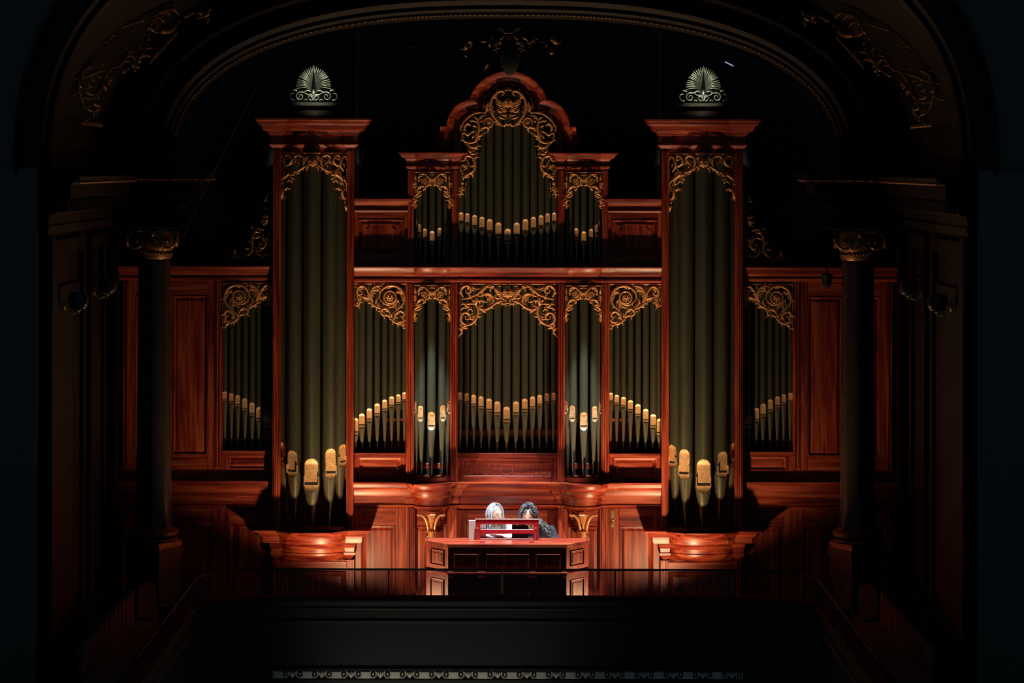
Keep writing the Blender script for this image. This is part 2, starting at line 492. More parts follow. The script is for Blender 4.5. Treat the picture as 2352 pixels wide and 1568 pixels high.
CB = [('bar', (140, 148), (1665, 148), 16), ('bar', (1672, 148), (1685, 1440), 8), ('bar', (128, 148), (138, 820), 8),
 ('s', [(690,720),(590,600),(560,450),(500,320),(400,220),(290,230),(215,330),(215,430),(280,480),(350,440),(355,375),(312,365)], 34, 20),
 ('s', [(400,300),(330,300),(270,350)], 18, 12), ('s', [(210,480),(250,560),(285,680),(260,780),(190,810),(155,780)], 30, 16),
 ('s', [(290,540),(320,600),(310,660)], 22, 10), ('ball', 215, 725, 26), ('ball', 180, 235, 22), ('ball', 165, 600, 18),
 ('s', [(330,520),(400,540),(460,560),(520,580),(610,640)], 34, 20), ('ball', 440, 500, 28), ('ball', 350, 500, 24),
 ('s', [(690,700),(640,560),(620,440),(660,300),(760,220),(900,200),(965,220)], 40, 22),
 ('s', [(640,430),(700,350),(800,310),(880,345)], 26, 16), ('s', [(690,540),(680,450),(765,425)], 24, 18), ('s', [(760,370),(830,350)], 16, 10),
 ('s', [(540,735),(610,705),(720,790),(850,860),(960,880),(1060,855)], 30, 18), ('s', [(630,835),(720,820),(830,850)], 24, 12),
 ('ring', 1195, 545, 180, 22), ('ros', 1190, 560, 150),
 ('s', [(880,570),(960,690),(1080,760),(1200,765),(1320,720),(1400,640)], 22, 22),
 ('s', [(760,740),(790,620),(850,550)], 26, 16), ('s', [(800,700),(850,800),(950,860)], 24, 14),
 ('s', [(1030,870),(1200,850),(1330,790),(1400,690),(1420,620),(1470,700),(1455,780)], 20, 14),
 ('s', [(890,560),(890,440),(960,320),(1080,230),(1220,200),(1380,220),(1520,300),(1610,440),(1630,600),(1570,760),(1440,900),(1360,980)], 30, 30),
 ('s', [(1060,225),(1130,190),(1220,185)], 18, 12), ('s', [(1155,285),(1225,235),(1300,205)], 22, 12),
 ('s', [(1380,430),(1440,380),(1540,390),(1590,450)], 24, 14), ('s', [(1430,420),(1520,440),(1570,500)], 22, 12), ('s', [(1510,490),(1560,540),(1570,600)], 20, 12),
 ('s', [(1360,980),(1440,870),(1560,780)], 26, 12), ('s', [(1370,985),(1450,910),(1520,870)], 26, 12), ('s', [(1390,760),(1370,830),(1400,880)], 20, 10),
 ('s', [(1200,1090),(1170,980),(1100,900),(1000,890),(930,960),(940,1050),(1010,1080),(1050,1030),(1005,1005)], 32, 18),
 ('s', [(1050,930),(1110,960),(1160,1000)], 24, 12), ('s', [(1040,1110),(1100,1075),(1190,1130),(1260,1150)], 34, 20),
 ('s', [(1180,1190),(1260,1220),(1350,1300),(1480,1340),(1600,1310),(1640,1260)], 32, 18),
 ('s', [(1480,1345),(1560,1370),(1612,1450)], 26, 22), ('ball', 1610, 1465, 28), ('ball', 1680, 1465, 28),
 ('s', [(1240,1210),(1330,1180),(1350,1080),(1400,1010),(1500,960),(1600,1000),(1630,1080),(1580,1140),(1500,1115)], 34, 18),
 ('s', [(1260,1140),(1240,1060),(1310,1010)], 26, 16), ('s', [(1370,1080),(1430,1025),(1480,1015)], 24, 14), ('ball', 1395, 1150, 32),
 ('s', [(1340,1240),(1450,1290),(1580,1270),(1625,1200),(1570,1190),(1550,1235)], 28, 16)]
CC = [('bar', (185, 205), (795, 205), 20),
 ('s', [(760,650),(700,600),(690,480),(690,420),(620,330),(520,260),(400,270),(320,350),(305,470)], 34, 22),
 ('berries', 525, 520, 95), ('ring', 525, 520, 100, 14), ('s', [(530,665),(620,660),(700,610),(715,540)], 22, 20),
 ('s', [(690,350),(735,450),(770,590)], 34, 16), ('s', [(770,420),(785,520)], 16, 12), ('s', [(560,240),(660,290),(750,285),(790,265)], 16, 12),
 ('s', [(320,420),(370,350),(470,335)], 26, 16), ('s', [(325,540),(350,465),(405,440)], 26, 16), ('ball', 740, 640, 30),
 ('s', [(250,960),(275,870),(310,760),(390,690),(500,680),(555,740),(535,800),(480,785)], 30, 20),
 ('s', [(190,1110),(240,990),(330,930),(420,920)], 28, 14), ('s', [(230,1060),(330,1030),(430,985)], 24, 14), ('s', [(300,900),(370,860),(425,870)], 26, 14),
 ('s', [(185,960),(200,1080),(215,1180),(190,1300),(200,1420)], 34, 26), ('ball', 250, 1150, 22), ('ball', 215, 1350, 30), ('ball', 255, 1385, 16),
 ('s', [(200,260),(215,380),(195,480)], 28, 18), ('s', [(235,500),(205,620),(215,760)], 26, 14), ('beads', (240, 420), (200, 900), 8, 18)]
CD = [('bar', (300, 262), (1230, 262), 10), ('bar', (297, 262), (297, 1150), 5),
 ('s', [(330,552),(430,542),(540,500),(640,455),(720,380),(800,300),(900,285)], 16, 16),
 ('s', [(370,520),(325,430),(340,335),(430,292),(505,340),(500,420),(430,435),(412,385)], 20, 14), ('s', [(440,330),(470,370)], 14, 8), ('s', [(470,440),(500,490),(560,500)], 16, 10),
 ('s', [(520,290),(560,340),(640,355),(720,335)], 12, 8), ('s', [(600,670),(625,560),(625,475)], 34, 18), ('s', [(730,480),(735,400),(800,315),(890,290)], 16, 14),
 ('s', [(860,330),(930,305),(960,330)], 18, 8), ('s', [(880,400),(900,350),(940,340)], 14, 8), ('s', [(640,480),(700,490),(740,440)], 18, 10),
 ('s', [(720,500),(770,460),(850,445),(925,500),(940,600),(900,680),(830,705)], 18, 14), ('s', [(790,490),(860,475),(905,520)], 16, 10), ('berries', 868, 548, 50),
 ('s', [(700,560),(760,600),(830,605)], 16, 10), ('s', [(640,690),(720,745),(800,750),(900,700),(990,630),(1080,595),(1150,600)], 20, 16),
 ('s', [(700,740),(770,790),(800,770)], 18, 14), ('s', [(1080,595),(1130,640),(1175,630),(1185,590)], 16, 12),
 ('s', [(600,640),(650,760),(640,880),(580,980),(500,1040),(430,1055),(365,1100),(330,1200),(270,1280)], 22, 12),
 ('s', [(440,1050),(360,1015),(320,940),(340,850),(420,810),(490,850),(490,930),(420,940),(405,890)], 20, 14),
 ('s', [(500,940),(570,930),(640,850)], 18, 10), ('s', [(530,900),(590,880),(620,840)], 14, 8), ('s', [(440,830),(470,880)], 12, 8),
 ('s', [(330,660),(380,640),(440,700),(520,710)], 16, 12), ('s', [(310,765),(380,720),(450,745)], 18, 8), ('s', [(440,790),(500,740),(540,780)], 16, 10),
 ('s', [(430,650),(530,640),(600,660)], 20, 10), ('s', [(540,560),(590,620)], 22, 10), ('s', [(650,600),(690,580),(680,640)], 18, 10), ('s', [(660,690),(720,680),(760,640)], 16, 8),
 ('s', [(650,840),(695,820)], 14, 10), ('s', [(660,890),(705,885)], 14, 10), ('s', [(380,1100),(440,1120)], 16, 12), ('s', [(340,1170),(320,1110),(400,1075)], 16, 8), ('s', [(320,1230),(360,1200)], 12, 8),
 ('s', [(955,345),(1010,380),(1110,430)], 14, 12), ('s', [(965,385),(1030,415),(1115,450)], 14, 12), ('s', [(1000,435),(1060,455),(1120,480)], 14, 12), ('s', [(1040,480),(1120,510)], 12, 10),
 ('s', [(1120,480),(1080,530),(1000,530),(975,480),(1020,470)], 16, 12), ('s', [(1120,520),(1100,570)], 12, 8), ('s', [(1150,520),(1130,580)], 12, 8), ('s', [(1180,540),(1170,600)], 14, 10),
 ('mask', 1225, 430, 100), ('s', [(1100,300),(1040,300)], 12, 8)]
CA = [('bar', (850, 130), (1690, 130), 12), ('mask', 850, 345, 112),
 ('s', [(970,420),(1080,480),(1180,550),(1280,580),(1365,570)], 22, 18), ('s', [(940,460),(980,480),(995,560)], 18, 8),
 ('s', [(1150,540),(1080,440),(1055,330),(1075,230),(1150,180),(1240,190),(1280,260),(1230,305)], 22, 20), ('s', [(1150,410),(1200,335),(1290,310)], 20, 10), ('ball', 1205, 440, 22),
 ('s', [(930,180),(980,230),(1000,330)], 20, 12), ('s', [(1080,400),(1120,440)], 18, 10),
 ('s', [(1380,565),(1470,510),(1490,440),(1400,400),(1350,320),(1370,230),(1440,180),(1495,210),(1480,280),(1440,265)], 24, 20), ('s', [(1420,430),(1490,450)], 22, 12),
 ('s', [(1600,560),(1530,450),(1520,330),(1570,220),(1640,190),(1680,300),(1680,400)], 22, 16), ('beads', (1590, 240), (1540, 400), 6, 12), ('ball', 1600, 390, 24), ('ball', 1610, 440, 18),
 ('s', [(1365,580),(1450,660),(1540,730),(1585,830)], 32, 22), ('s', [(1390,560),(1470,590),(1560,620)], 18, 8), ('s', [(1440,620),(1500,640),(1550,610)], 16, 8),
 ('s', [(1190,600),(1230,630)], 20, 14), ('s', [(1290,645),(1380,650),(1430,715)], 28, 14), ('s', [(1300,755),(1370,705),(1410,740)], 26, 12), ('s', [(1340,830),(1400,775),(1480,860)], 28, 14),
 ('s', [(1410,960),(1430,1000)], 24, 12), ('s', [(1450,940),(1500,1000),(1550,960)], 28, 18), ('s', [(1500,810),(1540,900)], 22, 12),
 ('s', [(1590,740),(1655,830),(1680,910)], 26, 14), ('s', [(1560,830),(1610,950),(1560,1060),(1590,1180),(1640,1230),(1640,1320)], 28, 22), ('s', [(1640,960),(1600,1050)], 22, 12),
 ('s', [(1550,1210),(1600,1225),(1640,1210)], 18, 14), ('beads', (1655, 890), (1680, 1090), 9, 12), ('ball', 1640, 1300, 32), ('s', [(1645,1340),(1660,1430),(1665,1500)], 40, 22), ('ball', 1665, 1505, 20),
 ('beads', (1672, 520), (1680, 720), 4, 20)]
CF = [('s', [(640,575),(560,500),(490,400),(470,290),(500,190),(570,120),(635,105),(658,135),(635,158)], 15, 12),
 ('s', [(600,575),(530,460),(495,340),(490,260)], 11, 9), ('s', [(545,215),(600,245),(675,290)], 10, 8), ('s', [(540,245),(600,270),(670,310)], 10, 8), ('s', [(545,275),(610,300),(670,330)], 10, 8), ('s', [(570,310),(620,335),(675,350)], 10, 8), ('s', [(600,345),(640,365),(685,370)], 9, 8),
 ('mask', 708, 265, 62), ('s', [(560,335),(600,380),(665,385)], 13, 8), ('s', [(575,440),(620,465),(672,480)], 13, 8), ('s', [(600,410),(650,430),(690,420)], 11, 8), ('beads', (640, 430), (708, 460), 6, 6),
 ('s', [(650,580),(680,545),(708,560)], 13, 10), ('s', [(655,85),(690,95),(708,60)], 11, 8), ('s', [(560,160),(540,190),(560,215)], 10, 8), ('beads', (440, 260), (405, 390), 6, 10), ('s', [(430,270),(420,330),(440,380)], 10, 8),
 ('ring', 448, 525, 60, 9), ('ros', 448, 525, 50), ('s', [(70,640),(90,560),(150,480),(230,420),(330,392),(400,400)], 10, 9),
 ('s', [(170,805),(260,780),(300,700),(320,600),(310,500),(350,440),(440,430)], 16, 10), ('s', [(250,450),(290,470),(310,530)], 14, 8), ('s', [(340,520),(370,490)], 12, 8),
 ('s', [(90,700),(120,662),(170,690),(230,650),(285,640)], 12, 10), ('s', [(95,690),(110,760),(165,790),(220,770)], 12, 9), ('s', [(150,650),(125,590),(165,538),(205,565)], 13, 10), ('s', [(195,500),(250,505),(290,525)], 14, 8), ('s', [(235,560),(285,585)], 13, 8), ('s', [(250,690),(230,740)], 11, 8), ('s', [(290,650),(260,740)], 11, 8),
 ('s', [(310,720),(350,690),(405,660)], 16, 10), ('s', [(345,650),(365,600),(420,585),(450,610),(435,632)], 14, 12), ('s', [(240,792),(320,750)], 14, 9),
 ('s', [(155,820),(240,860),(300,840),(300,800)], 14, 9), ('s', [(170,850),(210,920),(275,880)], 13, 9), ('s', [(190,930),(240,945),(300,925)], 13, 9), ('s', [(215,950),(260,1000),(290,965),(255,945)], 12, 9), ('ball', 170, 825, 9),
 ('s', [(80,1035),(120,1030),(140,985),(180,968),(240,1000),(268,1080),(258,1150),(200,1200),(130,1215),(90,1180),(75,1130),(105,1090)], 13, 10), ('s', [(200,1110),(240,1100),(262,1050)], 12, 8),
 ('s', [(235,1170),(238,1250)], 11, 7), ('s', [(100,1285),(150,1225),(235,1175)], 16, 9), ('s', [(95,1240),(130,1240)], 11, 8), ('ros', 140, 1110, 36), ('beads', (150, 1010), (190, 1090), 6, 7), ('beads', (110, 1165), (160, 1130), 5, 8),
 ('ball', 100, 1332, 18), ('s', [(95,1350),(88,1430),(70,1520)], 14, 9), ('beads', (145, 1330), (145, 1510), 9, 5), ('beads', (100, 1400), (72, 1515), 8, 6)]
CH = [('s', [(980,60),(900,80),(840,140),(850,200),(890,200),(890,160)], 18, 14), ('s', [(970,300),(950,360),(900,400),(820,350)], 22, 10), ('s', [(960,360),(930,460),(860,540),(790,560)], 28, 14),
 ('s', [(930,480),(890,580),(820,640),(740,660)], 26, 12), ('s', [(900,520),(880,640),(780,710)], 24, 12), ('s', [(970,500),(960,700),(980,800)], 28, 16), ('s', [(930,620),(890,720)], 20, 10),
 ('s', [(560,1200),(545,1060),(570,930),(620,840),(700,775),(760,810)], 34, 16), ('s', [(525,720),(540,770),(620,795)], 20, 16), ('s', [(495,1075),(550,1030)], 24, 16), ('s', [(690,880),(720,820)], 22, 10), ('s', [(750,950),(800,900)], 24, 10),
 ('s', [(620,1000),(700,960),(800,1010),(840,1100),(780,1200),(700,1180),(690,1110),(750,1090)], 28, 16), ('s', [(620,1180),(660,1300),(760,1380),(880,1330),(900,1240)], 26, 16), ('ros', 860, 1000, 90), ('ros', 760, 1130, 70),
 ('s', [(560,1180),(500,1320),(370,1400),(200,1390)], 26, 14), ('s', [(60,1340),(190,1390),(310,1415)], 26, 16), ('s', [(205,1220),(180,1290),(250,1380)], 24, 16), ('s', [(140,1300),(220,1350)], 20, 10), ('s', [(380,1210),(450,1215),(530,1200)], 20, 12),
 ('s', [(960,1300),(900,1380),(820,1410)], 24, 14), ('bar', (40, 1440), (1000, 1470), 26), ('s', [(900,860),(940,960),(920,1100),(950,1200)], 26, 14)]

# ------------------------------------------------------------------ the room shell
FLOOR_Y1 = 2.4
MB().box(-7.5, -3.25, -.25, 7.5, FLOOR_Y1, 0.0).build('floor', 'carpet')
struct(bpy.data.objects['floor'], 'dark gallery floor under the organ', 'floor')
for s, nm in ((-1, 'left'), (1, 'right')):
    o = MB().box(s*3.70, -9.5, -.25, s*7.5, -3.252, 0.0).build('floor_'+nm, 'carpet')
    struct(o, 'dark floor of the %s side gallery' % nm, 'floor')
o = MB().box(-7.5, FLOOR_Y1, -.25, 7.5, FLOOR_Y1+.2, 13.5).build('wall_back', 'drape')
struct(o, 'black wall behind the organ', 'wall')
o = MB().box(-7.5, -9.5, 13.5, 7.5, FLOOR_Y1+.2, 13.7).build('ceiling', 'drape')
struct(o, 'dark ceiling over the organ gallery', 'ceiling')

# ------------------------------------------------------------------ organ towers
def finial(parent, tc, s):
    """palmette of the tower top; els from a zoomed view (origin 650,145 scale 11.614, axis 740)"""
    Y = -.16
    def P(c, fl, lift=0):
        x = c[0] if not fl else 1480-c[0]
        w = W(tc+(x-740)/11.614, 145+c[1]/11.614, Y); w.y -= lift; return w
    u = kk(Y)/11.614
    tips = [(752,62),(820,108),(880,150),(942,172),(1000,212),(1034,262),(1064,300),(1098,340),(1128,376),(1158,450),(1178,508),(1192,572),(1198,630),(1206,700)]
    # backing leaf, coloured near black in place of the shaded void behind the feathers
    m = MB(); out = [(740, 330)] + [(740+(t[0]-740)*.82, 430+(t[1]-430)*.82 if t[1] < 430 else t[1]) for t in tips] + [(1010, 1020)]
    f = [P(c, False) for c in out] + [P(c, True) for c in reversed(out[1:])]
    b = [p+Vector((0, .05, 0)) for p in f]
    n = len(f); m.add(f+b, [tuple(range(n)), tuple(range(2*n-1, n-1, -1))] + [(i, (i+1) % n, n+(i+1) % n, n+i) for i in range(n)])
    part = m.build('palmette', 'void_black', parent)
    for fl in (False, True):
        for i, t in enumerate(tips):
            q = i/(len(tips)-1)
            b0 = (775+25*q, 430+290*q)
            mid = (b0[0]*.5+t[0]*.5-10*q, b0[1]*.5+t[1]*.5-45*q-5)
            c = cr([b0, mid, t], 4)
            MB().tube([P(p, fl, .012+.012*math.sin(math.pi*j/(len(c)-1))) for j, p in enumerate(c)], [u*(8+13*j/(len(c)-1)) for j in range(len(c))], 6).build('feather', 'bronze', part, 80)
        def S(pts, r0, r1):
            c = cr(pts, 5); MB().tube([P(p, fl, .03) for p in c], [1.45*u*(r0+(r1-r0)*j/(len(c)-1)) for j in range(len(c))], 6).build('volute', 'bronze', part, 80)
        sp = [(1095+r*math.cos(a), 900+r*math.sin(a)) for r, a in [(125-i*5.6, math.pi*1.25+i*.5) for i in range(20)]]
        S([(820,770),(900,740),(1000,790)] + sp[1:], 20, 9)
        S([(760,900),(800,850),(900,850),(980,800)], 22, 12)
        S([(750,1000),(790,900),(860,890),(890,950)], 24, 12); S([(800,1010),(860,960),(880,940)], 20, 8)
        S([(1180,760),(1260,720),(1290,760)], 18, 10); S([(1240,990),(1300,1000),(1365,930),(1360,850),(1310,820),(1270,830)], 18, 14)
        S([(900,1000),(970,980),(1000,1020)], 16, 8)
    MB().ell(P((740, 830), False, .02), u*75, u*60, u*130, 10, 8).build('bud', 'bronze', part, True)

T_TOP = [(38,273),(38,277),(34,279),(33,284),(31,287),(25,289),(22,299),(12,303),(10,307),(10,309),(5,311),(5,329),(9,331),(9,333),(4,338),(0,341),(0,349)]
T_COR = [(40,1220),(40,1224),(33,1225),(29,1230),(26,1235),(22,1236),(21,1244),(19,1251),(5,1253),(6,1259),(3,1264),(2,1273),(5,1275),(4,1280),(0,1285),(-6,1292)]
def tower(s):
    nm = 'left' if s < 0 else 'right'
    t = thing('organ_tower', 'tall mahogany organ tower with bronze palmette on its top, %s of the console' % ('left' if s < 0 else 'right'), 'organ tower', (s*2.47, 0, 0))
    m = lambda x: mirx(x, s)
    Yp = -.18
    xs = sorted((m(627), m(645))), sorted((m(797), m(813)))
    for a, b in xs:
        reeded(t, a, 340, b, 1216, Yp, .32)
    # cornice and corbel share the plan: ears at the posts, round bulge between
    def path(peak, ear=Yp):
        L, R = XP(627, Yp), XP(813, Yp)
        l2, r2 = XP(646, Yp), XP(796, Yp)
        p = [(L, .32), (L, ear), (l2, ear)] + arc_pts(l2+.004, r2-.004, ear+.035, peak) + [(r2, ear), (R, ear), (R, .32)]
        if s > 0: p = [(-x, y) for x, y in reversed(p)]
        return p
    MB().loft(path(-.215), prof_px(T_TOP, -.3), .32).build('cornice', 'wood_h', t, 24)
    MB().loft(path(-.32), prof_px(T_COR, -.42), .32).build('corbel', 'wood_h', t, 24)
    # toe ring under the pipes
    pr = [(0, 1211), (6, 1212), (6, 1219), (2, 1220)]
    a, b = sorted((XP(m(648), Yp), XP(m(794), Yp)))
    MB().loft(arc_pts(a, b, -.1, -.34), prof_px(pr, -.3), .25).build('toe_board', 'wood_h', t)
    # base with framed panel
    x0, x1 = sorted((m(627), m(815)))
    MB().pbox(x0, 1286, x1, 1470, -.15, .3).build('base', 'wood_v', t)
    for a, b in (sorted((m(627), m(645))), sorted((m(798), m(815)))):
        reeded(t, a, 1286, b, 1455, -.18, -.14, 2, 'pilaster')
    bar(t, m(645), 1290, m(798), 1312, -.175, -.14, 'rail', 'wood_h')
    panel(t, m(647), 1313, m(797), 1452, -.168)
    # back boards
    MB().pbox(m(640), 345, m(800), 1215, .25, .28).build('back_board', 'wood_v', t)
    bar(t, m(648), 1108, m(794), 1150, .2, .25, 'rail', 'wood_h')
    # drum and finial
    tc = m(720) - (0 if s < 0 else -1)
    k = kk(-.1)
    cx = XP(tc, -.1)
    pz = lambda y: ZP(y, -.1)
    MB().lathe(cx, .12, [(0, pz(235)), (60*k, pz(235)), (64*k, pz(238)), (72*k, pz(241)), (75*k, pz(244)), (70*k, pz(247)), (60*k, pz(248)), (58*k, pz(252)), (58*k, pz(266)), (66*k, pz(269)), (66*k, pz(273))], 40).build('drum', 'dark_wood', t, True)
    MB().lathe(cx, .12, [(62*k, pz(236)), (66*k, pz(238)), (75*k, pz(241)), (78*k, pz(244)), (72*k, pz(247.5)), (58*k, pz(248.5))], 40).build('drum_rim', 'bronze', t, True)
    finial(t, tc, s)
    # carving, follows the bulge of the pipes
    cxp = m(718)
    carve(t, (635, 340), 10.45, CA, 850, s, lambda px: -.34+.26*min(1, abs(px-cxp)/76.)**2 - .02, dpx=(1.5, 0))
    # side filigree
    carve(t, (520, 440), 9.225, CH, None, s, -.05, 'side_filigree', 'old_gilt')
    # pipes: (centre, depth, radius, half mouth, top of mouth, bottom of lip, turn)
    tp = [(657, .0, 14.5, 10.5, 1016, 1074, -44), (678, -.14, 16.5, 12, 1035.5, 1097, -21), (717.5, -.22, 19.5, 15.6, 1054, 1131, 0), (757, -.14, 16.8, 12.2, 1031, 1101, 21), (781, .0, 14.5, 10.5, 1021, 1074, 44)]
    if s > 0: tp = [(mirx(x, 1), Y, r, h, a, b, -g) for x, Y, r, h, a, b, g in tp][::-1]
    for i, (x, Y, r, h, a, b, g) in enumerate(tp):
        pipe('very tall olive metal organ pipe, %s from left in the %s tower' % (ORD[i], nm), 'pipes of the %s tower' % nm, x, Y, r, h, 352, a, b, 1211, math.radians(g), True, .16)
    return t
for s in (-1, 1): tower(s)

# ------------------------------------------------------------------ lower centre case
case = thing('organ_case', 'broad lower mahogany organ case with gilded carvings between the two tall towers', 'organ case', (0, 0, 0))
def both(x0, x1): return [(x0, x1), (mirx(x1, 1), mirx(x0, 1))]
def half_path(pe, ys, yp):
    """plan from the left tower to the right one: straight, posts, bulges"""
    def pt(x, Y): return (XP(x, Y), Y)
    l = [pt(813, ys), pt(933, ys), pt(933, yp), pt(952, yp)] + arc_pts(XP(952.5, yp), XP(1034.5, yp), yp+.012, pe) + [pt(1035, yp), pt(1052, yp), pt(1052, ys)]
    return l + [(-x, y) for x, y in reversed(l)]
MB().loft(half_path(-.15, -.05, -.08), prof_px([(17,613),(17,615),(15,617),(11,623),(9,627),(8,632),(6,634),(2,636),(2,641),(5,642),(5,646),(2,649),(0,650)], -.16), .3).build('cornice', 'wood_h', case, 24)
MB().loft(half_path(-.27, -.03, -.06), prof_px([(27,1109),(27,1112),(23,1114),(21,1121),(15,1126),(13,1127),(12,1135),(9,1141),(4,1142),(3,1158),(0,1160),(-3,1160.5),(-3,1162),(2,1163),(0,1167),(-6,1172),(-14,1176)], -.2), .3).build('impost', 'wood_h', case, 24)
# upper posts of the compartments
for a, b in both(933, 952) + both(1035, 1052):
    reeded(case, a, 649, b, 1106, -.09, .12)
# back board with mahogany rails glimpsed between the pipe feet
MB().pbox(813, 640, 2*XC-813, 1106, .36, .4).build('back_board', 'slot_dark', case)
for a, b in both(815, 933) + [(1052, 1282)]:
    bar(case, a, 985, b, 1003, .3, .34, 'rail', 'wood_h')
    bar(case, a, 1040.5, b, 1050, -.03, .2, 'sill', 'wood_h')
for a, b in both(886, 896) + both(905, 930):
    bar(case, a, 960, b, 1032, .28, .32, 'stay', 'wood_v')
for a, b in both(815, 933):
    for q in (a, b-9): bar(case, q, 1050, q+9, 1106, -.02, .1)
    panel(case, a+9, 1050, b-9, 1104, -.015, 'wood_h')
for a, b in both(952, 1035):
    bar(case, a, 1064, b, 1076, .18, .22, 'rail', 'wood_h')
    xa, xb = XP(a+1, -.1), XP(b-1, -.1)
    MB().loft(arc_pts(xa, xb, -.02, -.21), prof_px([(0,1098),(4,1099),(4,1105),(1,1108)], -.2), .2).build('toe_board', 'wood_h', case)
# arcaded panel under the centre pipes
fr = MB()
bar(case, 1052, 1050, 1066, 1106, -.02, .1); bar(case, 1268, 1050, 1282, 1106, -.02, .1)
bar(case, 1066, 1050, 1268, 1058, -.02, .1, 'rail', 'wood_h'); bar(case, 1066, 1092, 1268, 1106, -.02, .1, 'rail', 'wood_h')
ap = MB().pbox(1066, 1058, 1268, 1092, -.004, .05).build('arcade_panel', 'wood_h', case)
for i, (cx, w) in enumerate(((1078, 6), (1097.5, 6), (1117.5, 7), (1138, 7), (1165, 13), (1192, 7), (1212, 7), (1233, 7), (1252, 7))):
    pts = [(cx-w, 1062), (cx-w, 1083)] + [(cx-w*math.cos(t*math.pi/6), 1083+min(w, 6.5)*math.sin(t*math.pi/6)) for t in range(1, 6)] + [(cx+w, 1083), (cx+w, 1062)]
    MB().tube([W(x, y, -.012) for x, y in cr(pts, 2)], .0045, 5).build('arch_moulding', 'wood_h', ap, True)
# carved screens
for s in (-1, 1):
    carve(case, (805, 640), 13.064, CB, None, s, -.045, dpx=(0, 1))
    cxp = mirx(993.5, s)
    carve(case, (940, 640), 14.93, CC, 795, s, lambda px, c=cxp: -.2+.12*min(1, abs(px-c)/42.)**2, dpx=(.2, 2))
carve(case, (1020, 620), 8.4, CD, 1225, -1, -.05, dpx=(1.2, 1))
# lower panelling
for a, b in both(815, 832) + both(910, 933): bar(case, a, 1166, b, 1436, -.015, .1)
for a, b in both(832, 910):
    bar(case, a, 1166, b, 1207, -.01, .1, 'rail', 'wood_h'); panel(case, a, 1207, b, 1436, -.008)
for a, b in both(933, 955) + both(1028, 1050): reeded(case, a, 1164, b, 1436, -.055, .1, 2, 'pilaster')
for a, b in both(955, 1028):
    bar(case, a, 1164, b, 1208, -.01, .1, 'rail', 'wood_h'); panel(case, a, 1208, b, 1436, -.008)
for a, b in both(1050, 1073): bar(case, a, 1160, b, 1436, .09, .15)
bar(case, 1073, 1160, 1261, 1203, .095, .15, 'rail', 'wood_h')
bar(case, 1144, 1203, 1190, 1436, .095, .15)
panel(case, 1073, 1203, 1144, 1436, .097); panel(case, 1190, 1203, 1261, 1436, .097)
MB().pbox(813, 1106, 2*XC-813, 1436, .151, .3).build('carcass', 'wood_v', case)
# gilded brackets under the small round corbels
for s in (-1, 1):
    Yb = -.13
    def P(c, lift=0.0):
        w = W(mirx(940+c[0]/17.42+.5, s), 1160+c[1]/17.42, Yb); w.y -= lift; return w
    u = kk(Yb)/17.42
    m = MB()
    cp = P((908, 1040)); zf = lambda y: P((908, y)).z
    m.lathe(cp.x, cp.y, [(20*u, zf(1010)), (230*u, zf(1015)), (255*u, zf(1050)), (225*u, zf(1075)), (140*u, zf(1080)), (115*u, zf(1140)), (100*u, zf(1170)), (132*u, zf(1190)), (128*u, zf(1210)), (80*u, zf(1280)), (45*u, zf(1335)), (5*u, zf(1360))], 20)
    br = m.build('bracket', 'gilt', case, True)
    for i in range(12):
        a = 2*math.pi*i/12
        MB().ell((cp.x+215*u*math.sin(a), cp.y-215*u*math.cos(a), zf(1045)), 22*u, 22*u, 18*u, 6, 4).build('bead', 'gilt', br, True)
    # acanthus arms
    rows = []
    for y, w, l in ((310,150,.16),(330,195,.165),(370,190,.15),(410,135,.125),(500,115,.085),(620,90,.05),(800,62,.02),(1020,42,.01)):
        rows.append([P((908+q*w, y), l+.02*(1-abs(q))) for q in (-1, -.6, -.2, 0, .2, .6, 1)])
    MB().grid(rows).build('acanthus_leaf', 'gilt', br, 80)
    for q in (-1, 1):
        pts = [(560,330),(520,350),(440,335)] if 0 else [(345,345),(420,375),(500,365),(590,420),(680,540),(735,720),(765,860),(780,1000)]
        c = cr([(908+q*(908-x), y) for x, y in pts], 4); n = len(c)
        MB().tube([P(p, .03+.05*(1-i/n)) for i, p in enumerate(c)], [u*(22+40*math.sin(math.pi*min(1, .25+.6*i/n))) for i in range(n)], 7, 1.0).build('acanthus_leaf', 'gilt', br, 80)
        for j in range(9):
            p = c[int(4+j*(n-8)/9)]
            MB().ell(P((p[0]-q*38, p[1]), .06), 14*u, 20*u, 22*u, 6, 4).build('leaf_lobe', 'gilt', br, True)
# brass lock plate of the right hand door and its hinge line
lk = MB().pbox(1405.5, 1171, 1413, 1210, -.022, -.012, .002).build('lock_plate', 'brass', case, label='tall brass lock plate')
MB().lathe(XP(1409.5, -.03), -.022, [(.001, ZP(1190, -.03)), (.014, ZP(1191, -.03)), (.018, ZP(1194, -.03)), (.012, ZP(1197, -.03)), (.001, ZP(1198, -.03))], 12).build('knob', 'brass', lk, True)
MB().tube([W(1409, 1199, -.03), W(1409, 1201, -.05), W(1411.5, 1206, -.05)], .008, 6).build('latch', 'brass', lk, True)

